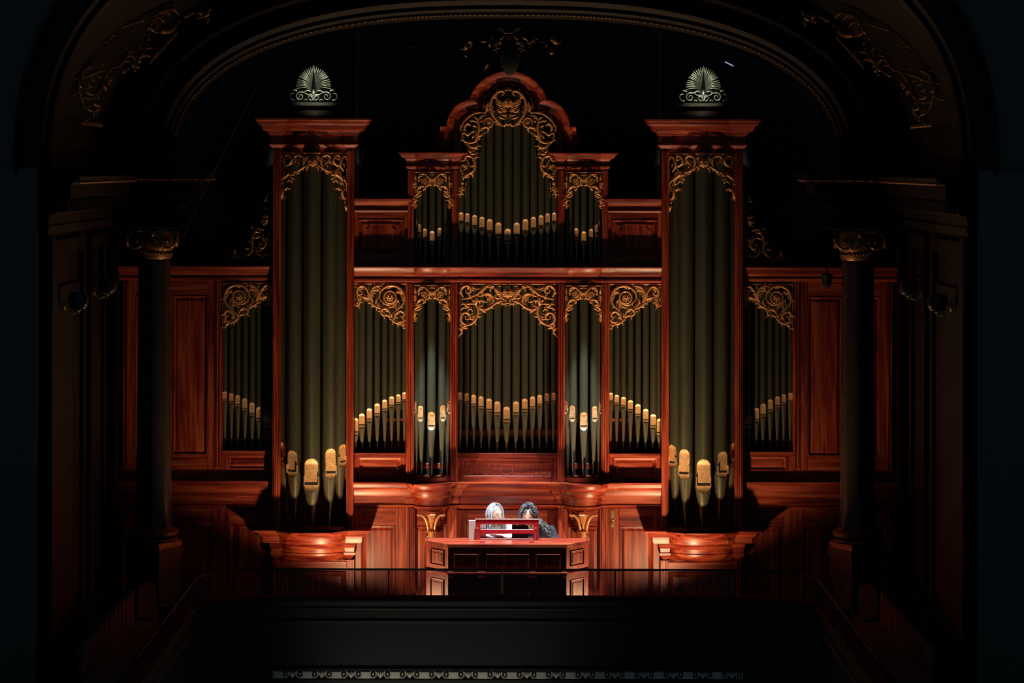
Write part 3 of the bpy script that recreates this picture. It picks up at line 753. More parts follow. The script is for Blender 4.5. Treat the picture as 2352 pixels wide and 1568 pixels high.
# pipes of the lower case
cx13 = [1058.2,1073.4,1089.2,1106.1,1124.4,1143.6,1164.8,1186.3,1206.3,1224.2,1240.8,1257,1272.4]
mt7 = [901,902.7,906.4,910,915,921.6,934]; mb7 = [925.5,928.5,934.7,941,948,956.5,973]; mw7 = [4.7,5,5.4,5.8,6.3,6.9,7.6]; rr7 = [5.8,6.2,6.8,7.4,7.9,8.6,9.4]
for i, x in enumerate(cx13):
    j = min(i, 12-i)
    pipe('olive metal organ pipe, %s from left in the lower centre compartment' % ORD[i], 'pipes of the lower centre compartment', x, .1, rr7[j], mw7[j], 655, mt7[j], mb7[j], 1041)
fx = [817.9,832.7,849.9,867.8,885,900.9,916.4,930]; fa = [960.5,950,938,927,918,910.6,905.8,901]; fb = [1001,984.6,971,958.4,947,937.6,931,924.5]; fw = [6.4,6.5,6.3,6.2,5.8,5.5,5.1,4.7]; fr_ = [7.8,7.8,7.6,7.4,7,6.6,6.2,5.6]
for s in (-1, 1):
    n_ = 'left' if s < 0 else 'right'
    for i in range(8):
        q = i+1 if s < 0 else 8-i
        pipe('olive metal organ pipe, %s from left in the bay beside the %s tower, console side' % (ORD[q-1], n_), 'pipes of the %s inner bay' % n_, mirx(fx[i], s), .1, fr_[i], fw[i], 655, fa[i], fb[i], 1038)
    sp = [(957.5,-.02,8,5.6,919,951,-46),(969.5,-.07,8.4,6.2,932,968.5,-22),(992.2,-.115,9.6,8,946,988,0),(1016,-.07,8.4,6.2,930.6,968,22),(1028.5,-.02,8,5.6,921,951,46)]
    if s > 0: sp = [(mirx(x, 1), Y, r, h, a, b, -g) for x, Y, r, h, a, b, g in sp][::-1]
    for i, (x, Y, r, h, a, b, g) in enumerate(sp):
        pipe('olive organ pipe, %s from left in the %s small round tower above the console' % (ORD[i], n_), 'pipes of the %s small lower tower' % n_, x, Y, r, h, 660, a, b, 1099, math.radians(g), True)

# ------------------------------------------------------------------ upper case
top = thing('organ_upper_case', 'upper mahogany organ case with trefoil pediment standing on the lower case', 'organ case', (0, .1, ZP(613, 0)))
SM = [(22,350.5),(22,353),(17,356),(14,362),(5,366),(3,369),(2,381),(5,382),(4,385),(0,388),(0,391)]
for s in (-1, 1):
    m = lambda x: mirx(x, s)
    for a, b in ((937, 951), (1037, 1054)):
        a, b = sorted((m(a), m(b)))
        bar(top, a, 388, b, 611, -.06, .3, 'post')
    a, b = sorted((m(937), m(1054)))
    L, R = XP(a, -.06), XP(b, -.06)
    pth = [(L, .3), (L, -.06), (L+.085, -.06)] + arc_pts(L+.09, R-.09, -.045, -.11) + [(R-.085, -.06), (R, -.06), (R, .3)]
    MB().loft(pth, prof_px(SM, -.12), .3).build('cornice', 'wood_h', top, 24)
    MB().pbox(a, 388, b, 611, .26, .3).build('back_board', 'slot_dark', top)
    cxp = m(993)
    carve(top, (940, 380), 14.93, CC, 795, s, lambda px, c=cxp: -.19+.11*min(1, abs(px-c)/42.)**2, dpx=(0, 2))
    MB().loft(arc_pts(XP(a, 0)+.09, XP(b, 0)-.09, 0, -.1), prof_px([(0,604),(3,605),(3,611)], -.1), .2).build('toe_board', 'wood_h', top)
    # flank wall to the tower
    a, b = sorted((m(813), m(937)))
    A, B = XP(a, 0), XP(b, 0)
    MB().loft([(A, .3), (A, -.02), (B, -.02), (B, .3)], [(0, ZP(454, -.06))]+prof_px([(9,454.5),(10,457),(9,461),(7,465),(6,467),(3,469),(1,471),(1,480),(3,482),(4,484),(2,486),(0,488)], -.05), .3).build('cornice', 'wood_h', top, 24)
    for q in (a, b-9): bar(top, q, 488, q+9, 611, -.02, .2)
    bar(top, a+9, 488, b-9, 504, -.018, .2, 'rail', 'wood_h')
    bar(top, a+9, 583, b-9, 611, -.018, .2, 'rail', 'wood_h')
    fp = panel(top, a+9, 504, b-9, 583, -.015, 'wood_v')
    cxq = (a+b)/2; q = 34; r = 8
    pts = [(-q+r, -30), (q-r, -30), (q-r, -22), (q, -15), (q+2, 0), (q, 15), (q-r, 22), (q-r, 30), (-q+r, 30), (-q+r, 22), (-q, 15), (-q-2, 0), (-q, -15), (-q+r, -22), (-q+r, -30)]
    MB().tube([W(cxq+x, 545+y, -.015) for x, y in pts], .006, 5).build('panel_moulding', 'wood_h', fp)
# trefoil pediment
def trefoil(ro, rs):
    pts = []
    cs = (XC-78, 291); ct = (XC, 258)
    pts += [(cs[0]-rs-14, 290), (cs[0]-rs, 290)] if ro > 90 else [(cs[0]-rs, 400), (cs[0]-rs, 290)]
    a1 = 98 if ro > 90 else 82
    for i in range(9):
        a = math.radians(180-(180-a1)*i/8); pts.append((cs[0]+rs*math.cos(a), cs[1]-rs*math.sin(a)))
    a0 = 158
    for i in range(17):
        a = math.radians(a0-(2*a0-180)*i/16); pts.append((ct[0]+ro*math.cos(a), ct[1]-ro*math.sin(a)))
    n = len(pts)
    left = [p for p in pts if p[0] < XC-1]
    mid = [(XC, ct[1]-ro)]
    return left + mid + [(2*XC-x, y) for x, y in reversed(left)]
tre = trefoil(95, 64)
Yq = -.12
pz = [(XP(x, Yq), ZP(y, Yq)) for x, y in tre]
rows = []
for o, dY in ((0, .12), (0, -.20), (1, -.215), (4, -.21), (8, -.17), (14, -.15), (15, -.12), (22, -.10), (27, -.06), (27, .06)):
    pp = offset_poly(pz, o*PX)
    rows.append([(p[0], dY, p[1]) for p in pp])
MB().grid(rows).build('pediment', 'wood_h', top, 24)
# inner rim following the opening, and the tympanum plate
inn = [(1057, 440), (1057, 300), (1062, 280), (1073, 266), (1090, 257), (1108, 255.5), (1110, 240), (1116, 222), (1128, 206), (1146, 196), (1167, 192.5)]
full = inn + [(2*XC-x, y) for x, y in reversed(inn[:-1])]
MB().tube([W(x, y, -.07) for x, y in full], .014, 6).build('inner_moulding', 'wood_h', top, True)
ol = [(XP(x, -.05), ZP(y, -.05)) for x, y in tre[1:-1]]
il = [(XP(x, -.05), ZP(y, -.05)) for x, y in full]
def resamp(p, n):
    L = [0]
    for i in range(len(p)-1): L.append(L[-1]+math.hypot(p[i+1][0]-p[i][0], p[i+1][1]-p[i][1]))
    out = []
    for j in range(n):
        t = L[-1]*j/(n-1)
        i = max(k for k in range(len(L)) if L[k] <= t+1e-9); i = min(i, len(p)-2)
        f = (t-L[i])/max(1e-9, L[i+1]-L[i]); out.append((p[i][0]+(p[i+1][0]-p[i][0])*f, p[i][1]+(p[i+1][1]-p[i][1])*f))
    return out
il2 = resamp([q for q in il if q[1] > ZP(300, 0)], 41); ol2 = resamp(ol, 41)
MB().grid([[(p[0], -.05, p[1]) for p in ol2], [(p[0], -.05, p[1]) for p in il2], [(p[0], .02, p[1]) for p in il2]]).build('tympanum', 'wood_v', top)
for a, b in both(1040, 1057): bar(top, a, 291, b, 400, -.045, .3, 'post')
ub = [(XP(x, .3), .3, ZP(y, .3)) for x, y in ([(1050, 611), (1050, 300), (1085, 245), (1110, 225), (1130, 190), (1167, 180)])]
bp = ub + [(-x, y, z) for x, y, z in reversed(ub[:-1])]
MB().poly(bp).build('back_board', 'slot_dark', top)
bar(top, 1054, 601, 1280, 611, -.03, .28, 'sill', 'wood_h')
carve(top, (1045, 190), 5.808, CF, 708+1.5, -1, -.145, dpx=(0, 1))
ux = [1059.5,1073.8,1090.4,1107.3,1125.2,1145,1166.5,1187,1207,1225.4,1243,1258,1273]
ua = [488,490,494,498,503,511,525]; ubm = [514,518,525,531,538,548,563]; uw = [5,5.1,5.7,6,6.6,6.9,7.6]; ur = [6.2,6.6,7.2,7.8,8.4,8.9,9.6]; ut = [380,320,290,262,245,205,200]
for i, x in enumerate(ux):
    j = min(i, 12-i)
    pipe('dark olive organ pipe, %s from left under the trefoil pediment' % ORD[i], 'pipes of the upper centre compartment', x, -.07, ur[j], uw[j], ut[j], ua[j], ubm[j], 602)
for s in (-1, 1):
    n_ = 'left' if s < 0 else 'right'
    sp = [(958.5,.07,4.6,3.6,506,527,-52),(966,.02,5.2,4.2,515,539,-34),(977.5,-.03,5.8,4.7,525.3,552.4,-16),(993,-.055,6.6,5.5,531,561,0),(1009,-.03,5.8,4.7,523.8,551.7,16),(1021.5,.02,5.2,4.2,516.5,539,34),(1029,.07,4.6,3.6,506,527,52)]
    if s > 0: sp = [(mirx(x, 1), Y, r, h, a, b, -g) for x, Y, r, h, a, b, g in sp][::-1]
    for i, (x, Y, r, h, a, b, g) in enumerate(sp):
        pipe('slender dark organ pipe, %s from left in the %s small tower beside the trefoil pediment' % (ORD[i], n_), 'pipes of the %s small upper tower' % n_, x, Y-.06, r, h, 400, a, b, 605, math.radians(g))

# ------------------------------------------------------------------ outer wings
def wing(s):
    n_ = 'left' if s < 0 else 'right'
    t = thing('organ_wing', 'dim mahogany organ wing with wood panels outside the %s tower' % n_, 'organ case', (s*4.0, 0, 0))
    m = lambda x: mirx(x, s)
    a, b = sorted((XP(m(272), 0), XP(m(627), 0)))
    pth = [(a, .3), (a, -.04), (b, -.04), (b, .3)]
    if s < 0: pth = [(a, .3), (a, -.04), (b, -.04)]
    else: pth = [(a, -.04), (b, -.04), (b, .3)]
    MB().loft(pth, prof_px([(14,612),(14,615),(11,618),(9,628),(5,632),(2,634),(2,638),(5,639),(4,643),(0,646)], -.1), .3).build('cornice', 'wood_h', t, 24)
    MB().loft(pth, prof_px([(10,1106),(10,1109),(8,1118),(6,1126),(3,1127),(3,1140),(1,1142),(1,1158),(-1,1160),(2,1163),(0,1170)], -.1), .3).build('impost', 'wood_h', t, 24)
    bar(t, m(272), 1078, m(627), 1106, .03, .1, 'frieze_board', 'wood_h')
    for q0, q1 in ((280, 298), (494, 511)): reeded(t, m(q0), 645, m(q1), 1078, -.03, .1, 2, 'stile')
    bar(t, m(478), 645, m(494), 1078, -.02, .1)
    bar(t, m(298), 645, m(312), 1078, -.02, .1)
    bar(t, m(312), 645, m(478), 680, -.015, .1, 'rail', 'wood_h'); bar(t, m(312), 1046, m(478), 1078, -.015, .1, 'rail', 'wood_h')
    bar(t, m(388), 680, m(398), 1046, -.015, .1)
    panel(t, m(398), 680, m(478), 1046, -.012); panel(t, m(312), 680, m(388), 1046, -.012)
    MB().pbox(m(272), 640, m(511), 1110, .101, .3).build('carcass', 'wood_v', t)
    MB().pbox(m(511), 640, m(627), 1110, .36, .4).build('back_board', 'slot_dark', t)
    bar(t, m(511), 1036, m(627), 1046, -.03, .2, 'sill', 'wood_h')
    bar(t, m(511), 1046, m(526), 1080, -.02, .1); panel(t, m(526), 1046, m(624), 1079, -.015, 'wood_h')
    # lower panels
    for q0, q1 in ((280, 298), (487, 530)): bar(t, m(q0), 1168, m(q1), 1436, -.02, .1)
    bar(t, m(298), 1168, m(487), 1208, -.015, .1, 'rail', 'wood_h'); bar(t, m(530), 1168, m(627), 1208, -.015, .1, 'rail', 'wood_h')
    panel(t, m(398), 1208, m(487), 1436, -.012); panel(t, m(298), 1208, m(390), 1436, -.012); panel(t, m(530), 1208, m(625), 1436, -.012)
    bar(t, m(390), 1208, m(398), 1436, -.015, .1)
    MB().pbox(m(272), 1106, m(627), 1436, .101, .3).build('lower_carcass', 'wood_v', t)
    carve(t, (395+.5, 640), 13.064, [tuple(e) for e in CBm], None, s, -.045, dpx=(0, .5))
    ox = [518,532.7,547.4,563.7,580.2,596.2,612.5,623]; oa = [900.5,904,908.5,915.8,925.4,935.6,950,959]; ob = [924,929,936.7,946.9,959,970,983,995]; ow = [4.7,5,5.3,5.8,6.1,6.2,6.2,6.2]; orr = [5.8,6.2,6.6,7,7.3,7.4,7.4,7]
    for i in range(8):
        q = i+1 if s < 0 else 8-i
        pipe('dim olive organ pipe, %s from left in the wing outside the %s tower' % (ORD[q-1], n_), 'pipes of the %s wing' % n_, m(ox[i]), .1, orr[i], ow[i], 655, oa[i], ob[i], 1035)
def flipx(els, c):
    out = []
    for e in els:
        k = e[0]
        if k in ('s',): out.append((k, [(2*c-x, y) for x, y in e[1]], e[2], e[3]))
        elif k in ('bar', 'beads'): out.append((k, (2*c-e[1][0], e[1][1]), (2*c-e[2][0], e[2][1])) + tuple(e[3:]))
        else: out.append((k, 2*c-e[1]) + tuple(e[2:]))
    return out
# mirrored flat carving: its tall side stands at x = 512 (crop unit 0 of the mirrored view)
CBm = flipx(CB, (1685+ (512-395.5)*13.064)/2)
for s in (-1, 1): wing(s)

# ------------------------------------------------------------------ console
CY = -2.0                                   # front plane of the console
con = thing('organ_console', 'mahogany organ console with panelled dark front facing the hall', 'console', (0, -1.7, 0))
zt0, zt1 = ZP(1249.5, CY), ZP(1257.5, CY)   # top board
def cx_(x, Y=CY): return XP(x, Y)
BK = -1.40
xf, xs_ = cx_(1031), cx_(981, -1.64)        # front corner, canted side corner (left); mirrored on the right
CYs = -1.64
plan = [(xs_, BK), (xs_, CYs), (xf, CY), (-xf, CY), (-xs_, CYs), (-xs_, BK)]
zb_ = .02
MB().loft(plan, [(0, zt1), (0, zb_)], BK).build('body', 'wood_v', con)
MB().loft(plan, [(.0155, zt0), (.016, zt0-.002), (.016, zt1+.004), (.0, zt1)], BK).build('desk_top', 'wood_h', con)
zm = ZP(1318, CY)
MB().loft(plan, [(.004, zm+.03), (.022, zm+.022), (.024, zm+.010), (.01, zm-.004), (.002, zm-.02)], BK, False, False).build('waist_moulding', 'wood_h', con)
MB().loft(plan, [(.004, .14), (.02, .13), (.02, .0)], BK, False, False).build('plinth', 'wood_h', con)
for x0, x1 in ((1044, 1099), (1117.6, 1217), (1233, 1290)):
    panel(con, x0, 1272, x1, 1309, CY-.004, w=.8); panel(con, x0, 1338, x1, 1430, CY-.004, w=.8)
# canted side panels
def canted(s, y0, y1):
    A = Vector((s*-xs_ if s > 0 else xs_, CYs, 0)); B = Vector((-xf if s > 0 else xf, CY, 0))
    d = (B-A); n = Vector((d.y, -d.x, 0)).normalized()
    if n.y > 0: n = -n
    zA, zB = ZP(y0, CY), ZP(y1, CY); m = MB(); rows = []
    L = d.length; d.normalize()
    for i, q in ((0, 0), (.005, .010), (.012, .009), (.018, -.008), (.028, -.010), (.045, .003)):
        a, b = A+d*(L*.2+i), A+d*(L*.82-i)
        o = n*(q+.003)
        rows.append([a+o+Vector((0, 0, zB+i)), b+o+Vector((0, 0, zB+i)), b+o+Vector((0, 0, zA-i)), a+o+Vector((0, 0, zA-i))])
    m.grid(rows, True); m.poly(rows[-1]); m.build('side_panel', 'wood_v', con)
for s in (-1, 1):
    canted(s, 1266, 1303); canted(s, 1333, 1440)
    MB().lathe(s*abs(xs_)*.985, -1.62, [(.001, zt0+.045), (.008, zt0+.04), (.010, zt0+.03), (.006, zt0+.02), (.009, zt0+.005), (.009, zt0-.001)], 10).build('knob', 'brass', con, True)
for x0, x1 in ((1103, 1115), (1217, 1229)):
    MB().box(cx_(x0), -1.86, zt0-.001, cx_(x1), -1.78, zt0+.006, .002).build('rest_block', 'velvet', con)
for x in (1050, 1167, 1285):
    MB().box(cx_(x)-.03, CY-.008, zt1-.012, cx_(x)+.03, CY, zt1-.004).build('keyhole_cover', 'black_metal', con)
# manuals and stop jambs on the player side
for i in range(3):
    z = .78+.07*i; y0 = -1.16-.1*i
    MB().box(-.62, y0-.16, z, .62, y0, z+.03).build('manual', 'ivory', con)
for s in (-1, 1): MB().box(s*.66, BK, .7, s*.95, -1.25, 1.1, .01).build('stop_jamb', 'wood_v', con)
MB().box(-.64, BK, .66, .64, -1.1, .76).build('key_bed', 'wood_h', con)

# music desk (an open slatted frame standing on the top board)
DY = -1.60
md = thing('music_desk', 'crimson slatted music desk standing on the console top', 'music desk', (0, DY, zt0))
def db(x0, y0, x1, y1, nm, Yf=DY, Yb=DY+.025): MB().pbox(x0, y0, x1, y1, Yf, Yb, .003).build(nm, 'desk_wood', md)
db(1094, 1193, 1105, 1246, 'stile'); db(1227.5, 1193, 1239, 1246, 'stile')
db(1105, 1193.5, 1227.5, 1204, 'slat'); db(1105, 1215.5, 1227.5, 1225.5, 'slat'); db(1105, 1237, 1227.5, 1245, 'slat')
MB().pbox(1093, 1191.6, 1240, 1193.4, DY-.004, DY+.035, .002).build('cap', 'wood_h', md)
MB().pbox(1103, 1234.5, 1229, 1237, DY+.02, DY+.09, .002).build('book_ledge', 'wood_h', md)
MB().pbox(1130, 1243.4, 1218, 1246, DY-.01, DY-.002, .001).build('brass_strip', 'brass', md)
for x in (1099, 1232.5):
    h = MB().tube([W(x, 1213, DY-.008), W(x, 1228, DY-.012), W(x-.5, 1246, DY-.03)], .006, 6).build('stay', 'brass', md, True)
    MB().ell(W(x, 1213, DY-.01), .009, .009, .009, 8, 6).build('pivot', 'brass', h, True)
# pale panel, dark tablet, music book
o = MB().pbox(1078, 1195, 1118, 1246, DY+.05, DY+.075, .004).build('pale_panel', 'pale_panel')
tag(o, 'pale upright panel standing behind the left end of the music desk', 'panel')
tb = thing('tablet', 'black tablet computer leaning on the music desk before the dark haired player', 'tablet', (0, DY+.05, zt0))
MB().pbox(1177.5, 1205.6, 1215, 1238, DY+.03, DY+.045, .003).build('case', 'black_metal', tb)
MB().box(XP(1178.5, DY), DY+.045, ZP(1237, DY), XP(1214, DY), DY+.047, ZP(1207, DY)).build('screen', 'slot_dark', tb)
o = MB().grid([[W(1118+58*i/8, y, DY+.075+.01*math.sin(i*1.3+y)) for i in range(9)] for y in (1226.5, 1230, 1233.5, 1236.5)]).build('music_sheet', 'paper')
tag(o, 'low white music sheet propped on the desk ledge before the grey haired player', 'sheet music')

# lamp bar clipped to the back of the music desk
ml = thing('music_lamp', 'slim black lamp bar clipped behind the top slat of the music desk', 'lamp', (.05, DY+.04, ZP(1200, DY)))
MB().box(-.12, DY+.026, ZP(1203, DY), .22, DY+.05, ZP(1195, DY), .004).build('housing', 'black_metal', ml)
for x in (-.08, .18): MB().box(x-.012, DY+.024, ZP(1204, DY), x+.012, DY+.03, ZP(1192.5, DY)).build('clip', 'black_metal', ml)

# bench
bn = thing('organ_bench', 'long dark wooden organ bench under the two players', 'bench', (0, -.75, 0))
MB().box(-.62, -.95, .60, .72, -.55, .66, .008).build('seat', 'dark_wood', bn)
for x in (-.5, .6): MB().box(x-.03, -.93, 0, x+.03, -.57, .60, .006).build('leg', 'dark_wood', bn)
MB().box(-.5, -.78, .18, .6, -.72, .24).build('stretcher', 'dark_wood', bn)

# ------------------------------------------------------------------ players
def skin_mesh(joints, edges, levels=2):
    me = bpy.data.meshes.new('skel'); me.from_pydata([j[0] for j in joints], edges, [])
    o = bpy.data.objects.new('skel', me); COL.objects.link(o)
    md_ = o.modifiers.new('s', 'SKIN'); md_.use_smooth_shade = True
    sv = me.skin_vertices[0].data
    for i, j in enumerate(joints):
        r = j[1]; sv[i].radius = (r, r) if not isinstance(r, tuple) else r
        sv[i].use_root = (i == 0)
    ss = o.modifiers.new('u', 'SUBSURF'); ss.levels = levels; ss.render_levels = levels
    dg = bpy.context.evaluated_depsgraph_get(); ev = o.evaluated_get(dg)
    m = bpy.data.meshes.new_from_object(ev)
    v = [tuple(p.co) for p in m.vertices]; f = [tuple(p.vertices) for p in m.polygons]
    bpy.data.objects.remove(o); bpy.data.meshes.remove(m); bpy.data.meshes.remove(me)
    return v, f

def head_pts(n=28, m=22):
    """unit head: x across, y toward face negative, z up; height about .23"""
    rows = []
    for j in range(m+1):
        t = math.pi*j/m; row = []
        for i in range(n):
            p = 2*math.pi*i/n
            x = math.sin(t)*math.sin(p); y = -math.sin(t)*math.cos(p); z = math.cos(t)
            X, Yv, Z = .074*x, .094*y, .115*z
            if z < 0:
                k = 1-.34*(-z)**1.5; X *= k
                if y < 0: Yv *= 1-.10*(-z)
                else: Yv *= 1-.38*(-z)
            if y < -.15:
                f = math.exp(-((x)/.20)**2)
                # nose
                Yv -= .026*math.exp(-(x/.17)**2)*math.exp(-((z+.17)/.13)**2)*(1 if z > -.35 else .5)
                Yv -= .010*math.exp(-(x/.13)**2)*math.exp(-((z-.02)/.16)**2)
                # sockets and brow
                for q in (-.37, .37):
                    Yv += .013*math.exp(-((x-q)/.17)**2-((z-.04)/.10)**2)
                Yv -= .005*math.exp(-((z-.2)/.07)**2)*math.exp(-(x/.55)**4)
                # lips and chin
                Yv -= .006*math.exp(-(x/.25)**2-((z+.47)/.06)**2)
                Yv += .005*math.exp(-(x/.3)**2-((z+.58)/.05)**2)
                Yv -= .008*math.exp(-(x/.3)**2-((z+.8)/.13)**2)
            row.append((X, Yv, Z))
        rows.append(row)
    return rows

def player(name, label, HC, yaw, pitch, hair_mat, cloth, cloth_name, curly, shoulder, lean):
    """HC head centre in world"""
    root = thing('person', label, 'person', (HC[0], -.75, 0))
    RM = Matrix.Rotation(yaw, 3, 'Z') @ Matrix.Rotation(pitch, 3, 'X')
    H = Vector(HC)
    HS = 1.13
    def hp(p): return H + RM @ (Vector(p)*HS)
    sx, sz = shoulder
    nk = hp((0, .02, -.10)); chest = Vector((sx, -.86, sz-.12)); neck = Vector((sx*.6+H.x*.4, -.90, sz+.03))
    pel = Vector((sx-lean*.2, -.74, .70))
    SL, SR = Vector((sx-.165, -.87, sz-.02)), Vector((sx+.165, -.87, sz-.02))
    EL, ER = Vector((sx-.24, -.98, sz-.28)), Vector((sx+.24, -.98, sz-.28))
    HL, HR = Vector((sx-.13, -1.19, .90)), Vector((sx+.11, -1.19, .90))
    J = [(pel, .14), (pel+(chest-pel)*.5, .125), (chest, .135), (neck, .06), (nk, .052),
         (SL, .065), (EL, .044), (HL+Vector((0, .06, .02)), .030), (SR, .065), (ER, .044), (HR+Vector((0, .06, .02)), .030),
         (pel+Vector((-.1, -.06, -.02)), .09), (pel+Vector((-.13, -.42, -.05)), .065), (pel+Vector((-.13, -.46, -.42)), .05), (pel+Vector((-.13, -.48, -.62)), .04),
         (pel+Vector((.1, -.06, -.02)), .09), (pel+Vector((.13, -.42, -.05)), .065), (pel+Vector((.13, -.46, -.42)), .05), (pel+Vector((.13, -.48, -.62)), .04),
         (pel+Vector((-.13, -.62, -.66)), .035), (pel+Vector((.13, -.62, -.66)), .035), (HL, .034), (HR, .034)]
    Ed = [(0,1),(1,2),(2,3),(3,4),(2,5),(5,6),(6,7),(2,8),(8,9),(9,10),(0,11),(11,12),(12,13),(13,14),(0,15),(15,16),(16,17),(17,18),(14,19),(18,20),(7,21),(10,22)]
    v, f = skin_mesh([(tuple(a), b) for a, b in J], Ed, 2)
    mb = MB().add(v, f)
    mb.grid([[hp(p) for p in r] for r in head_pts()], True)
    for q in (-1, 1):
        mb.ell(hp((q*.076, .012, -.005)), .014, .022, .032, 8, 6)
    for hand, sg in ((HL, -1), (HR, 1)):
        # palm and five fingers resting on the keys
        mb.ell(hand+Vector((0, -.03, 0)), .040, .05, .016, 10, 7)
        for i in range(4):
            b = hand+Vector((-.03+.02*i, -.065, .002)); ln = (.062, .074, .070, .055)[i if sg < 0 else i]
            c = [b, b+Vector((0, -ln*.45, .018)), b+Vector((0, -ln*.8, .008)), b+Vector((0, -ln, -.018))]
            mb.tube(cr([tuple(p) for p in c], 3), [.0095-.0003*k for k in range(10)], 6)
        tb_ = hand+Vector((-sg*.034, -.02, -.004))
        mb.tube(cr([tuple(tb_), tuple(tb_+Vector((-sg*.02, -.03, 0))), tuple(tb_+Vector((-sg*.022, -.06, -.014)))], 3), .0105, 6)
    body = mb.build('body', 'skin', root, True)
    rm = body.modifiers.new('r', 'REMESH'); rm.mode = 'VOXEL'; rm.voxel_size = .0055; rm.use_smooth_shade = True
    for q in (-1, 1):
        e = MB().ell(hp((q*.027, -.0785, .006)), .0105, .0090, .0072, 10, 8).build('eye', 'eye_white', root, True)
        MB().ell(hp((q*.027+.001, -.0862, .005)), .0052, .0032, .0052, 8, 6).build('iris', 'iris', e, True)
        MB().tube([hp((q*(.012+.03*t), -.088+.01*t*t, .026+.006*math.sin(math.pi*t))) for t in (0, .3, .6, 1)], [.003, .0042, .004, .002], 5).build('eyebrow', hair_mat, root, True)
        MB().tube([hp((q*(.013+.026*t), -.0865+.012*t*t, .013+.004*math.sin(math.pi*t))) for t in (0, .3, .6, 1)], [.003, .0048, .0048, .003], 6).build('eyelid', 'skin', root, True)
    MB().tube([hp((.022*t, -.083+.010*t*t, -.054)) for t in (-1, -.5, 0, .5, 1)], [.002, .005, .006, .005, .002], 6).build('lips', 'lip', root, True)
    # garment over torso and arms
    G = [(J[0][0], .165), (J[1][0], .150), (J[2][0], .158), (neck+Vector((0, .01, -.035)), .078), (SL, .086), (EL, .062), (HL+Vector((0, .08, .03)), .044), (SR, .086), (ER, .062), (HR+Vector((0, .08, .03)), .044)]
    v, f = skin_mesh([(tuple(a), b) for a, b in G], [(0,1),(1,2),(2,3),(2,4),(4,5),(5,6),(2,7),(7,8),(8,9)], 2)
    MB().add(v, f).build(cloth_name, cloth, root, True)
    MB().tube([(neck.x+.085*math.sin(a), neck.y-.075*math.cos(a), neck.z-.005-.035*max(0, math.cos(a))) for a in [2*math.pi*i/20 for i in range(21)]], .013, 6).build('collar', cloth, root, True)
    # trousers
    T = [(pel, .16)] + [(J[i][0], J[i][1]+.02) for i in (11, 12, 13, 14, 15, 16, 17, 18)]
    v, f = skin_mesh([(tuple(a), b) for a, b in T], [(0,1),(1,2),(2,3),(3,4),(0,5),(5,6),(6,7),(7,8)], 2)
    MB().add(v, f).build('trousers', 'trouser', root, True)
    for q in (-1, 1):
        c = pel+Vector((q*.13, -.56, -.655)); MB().ell(c, .045, .13, .04, 10, 7).build('shoe', 'black_metal', root, True)
    # hair: cap and locks
    rnd = random.Random(3 if curly else 5)
    cap = MB(); rows = []
    for j in range(11):
        t = math.pi*.60*j/10; row = []
        for i in range(29):
            st = math.radians(14+52*min(1, max(0, (t-.85)/.5))); p = st+(2*math.pi-2*st)*i/28
            tt = t*(1.0 if abs(p-math.pi) < 2.0 else .95)
            g = 1.075+(.06 if curly else .0)*(1+.5*math.sin(9*p+5*t))
            row.append(hp((.074*g*math.sin(tt)*math.sin(p), -.094*g*math.sin(tt)*math.cos(p)+.004, .115*g*math.cos(tt)+.002)))
        rows.append(row)
    cap.grid(rows); cap.build('hair', hair_mat, root, True)
    hair = [c for c in root.children if c.name.startswith('hair')][0]
    n = 120 if not curly else 130
    for i in range(n):
        u = (i+.5)/n
        p = math.radians(63)+(2*math.pi-math.radians(126))*u
        side = 1 if math.sin(p) > 0 else -1
        front = abs(math.cos(p)) if math.cos(p) > 0 else 0
        lift = rnd.uniform(1.06, 1.24) + (.12 if curly else 0)
        pts = []
        # from the parting over the skull to ear level
        pt0 = rnd.uniform(-.5, .9)
        for a in (0, .25, .5, .75, 1.0):
            t = a*math.pi*.56
            yb = -.094*math.cos(p)*math.sin(t) + (1-a)*(.03*pt0-.01)
            pts.append(hp((.074*lift*math.sin(p)*math.sin(t)+side*.003, yb*lift, .115*lift*math.cos(t)*(1 if a < .9 else 1))))
        last = pts[-1]
        ln = (rnd.uniform(.17, .27) if not curly else rnd.uniform(.18, .32))
        out = rnd.uniform(.0, .05) + (.04 if curly else 0)
        d = Vector((last.x-H.x, (last.y-H.y), 0)); d = d.normalized() if d.length > 1e-5 else d
        for a in (.25, .5, .75, 1.0):
            q = last + Vector((d.x*out*math.sin(a*2.2)+rnd.uniform(-.006, .006), d.y*out*math.sin(a*2.2)+rnd.uniform(-.006, .006)+(.03*a if d.y < 0 else .02*a), -ln*a))
            if curly: q += Vector((lean*.12*a+.016*math.sin(a*9+i), .014*math.cos(a*9+i), 0))
            pts.append(q)
        c = cr([tuple(q) for q in pts], 3 if not curly else 4); m_ = len(c)
        r0 = .0068 if not curly else .0078
        am = .011 if curly else .003
        c = [(x+am*math.sin(k*(1.5 if curly else .5)+i*2.1), y+am*math.cos(k*(1.5 if curly else .5)+i), z+(.008*math.sin(k*1.1+i*1.3) if curly else 0)) for k, (x, y, z) in enumerate(c)]
        r0 *= rnd.uniform(.75, 1.25)
        MB().tube(c, [r0*(.7+.5*math.sin(math.pi*min(1, k/m_*1.1)))*(1 if k < m_-3 else .6) for k in range(m_)], 5).build('lock', hair_mat, hair, 85)
    return root
player('w', 'person with long straight grey hair and white top seated behind the console', (-.150, -1.05, 1.500), math.radians(36), math.radians(-4), 'grey_hair', 'white_cloth', 'blouse', False, (-.13, 1.325), 0)
player('m', 'person with long curly dark hair and navy shirt leaning over the console', (.262, -1.07, 1.490), math.radians(-4), math.radians(17), 'dark_hair', 'navy_cloth', 'shirt', True, (.39, 1.31), 1)

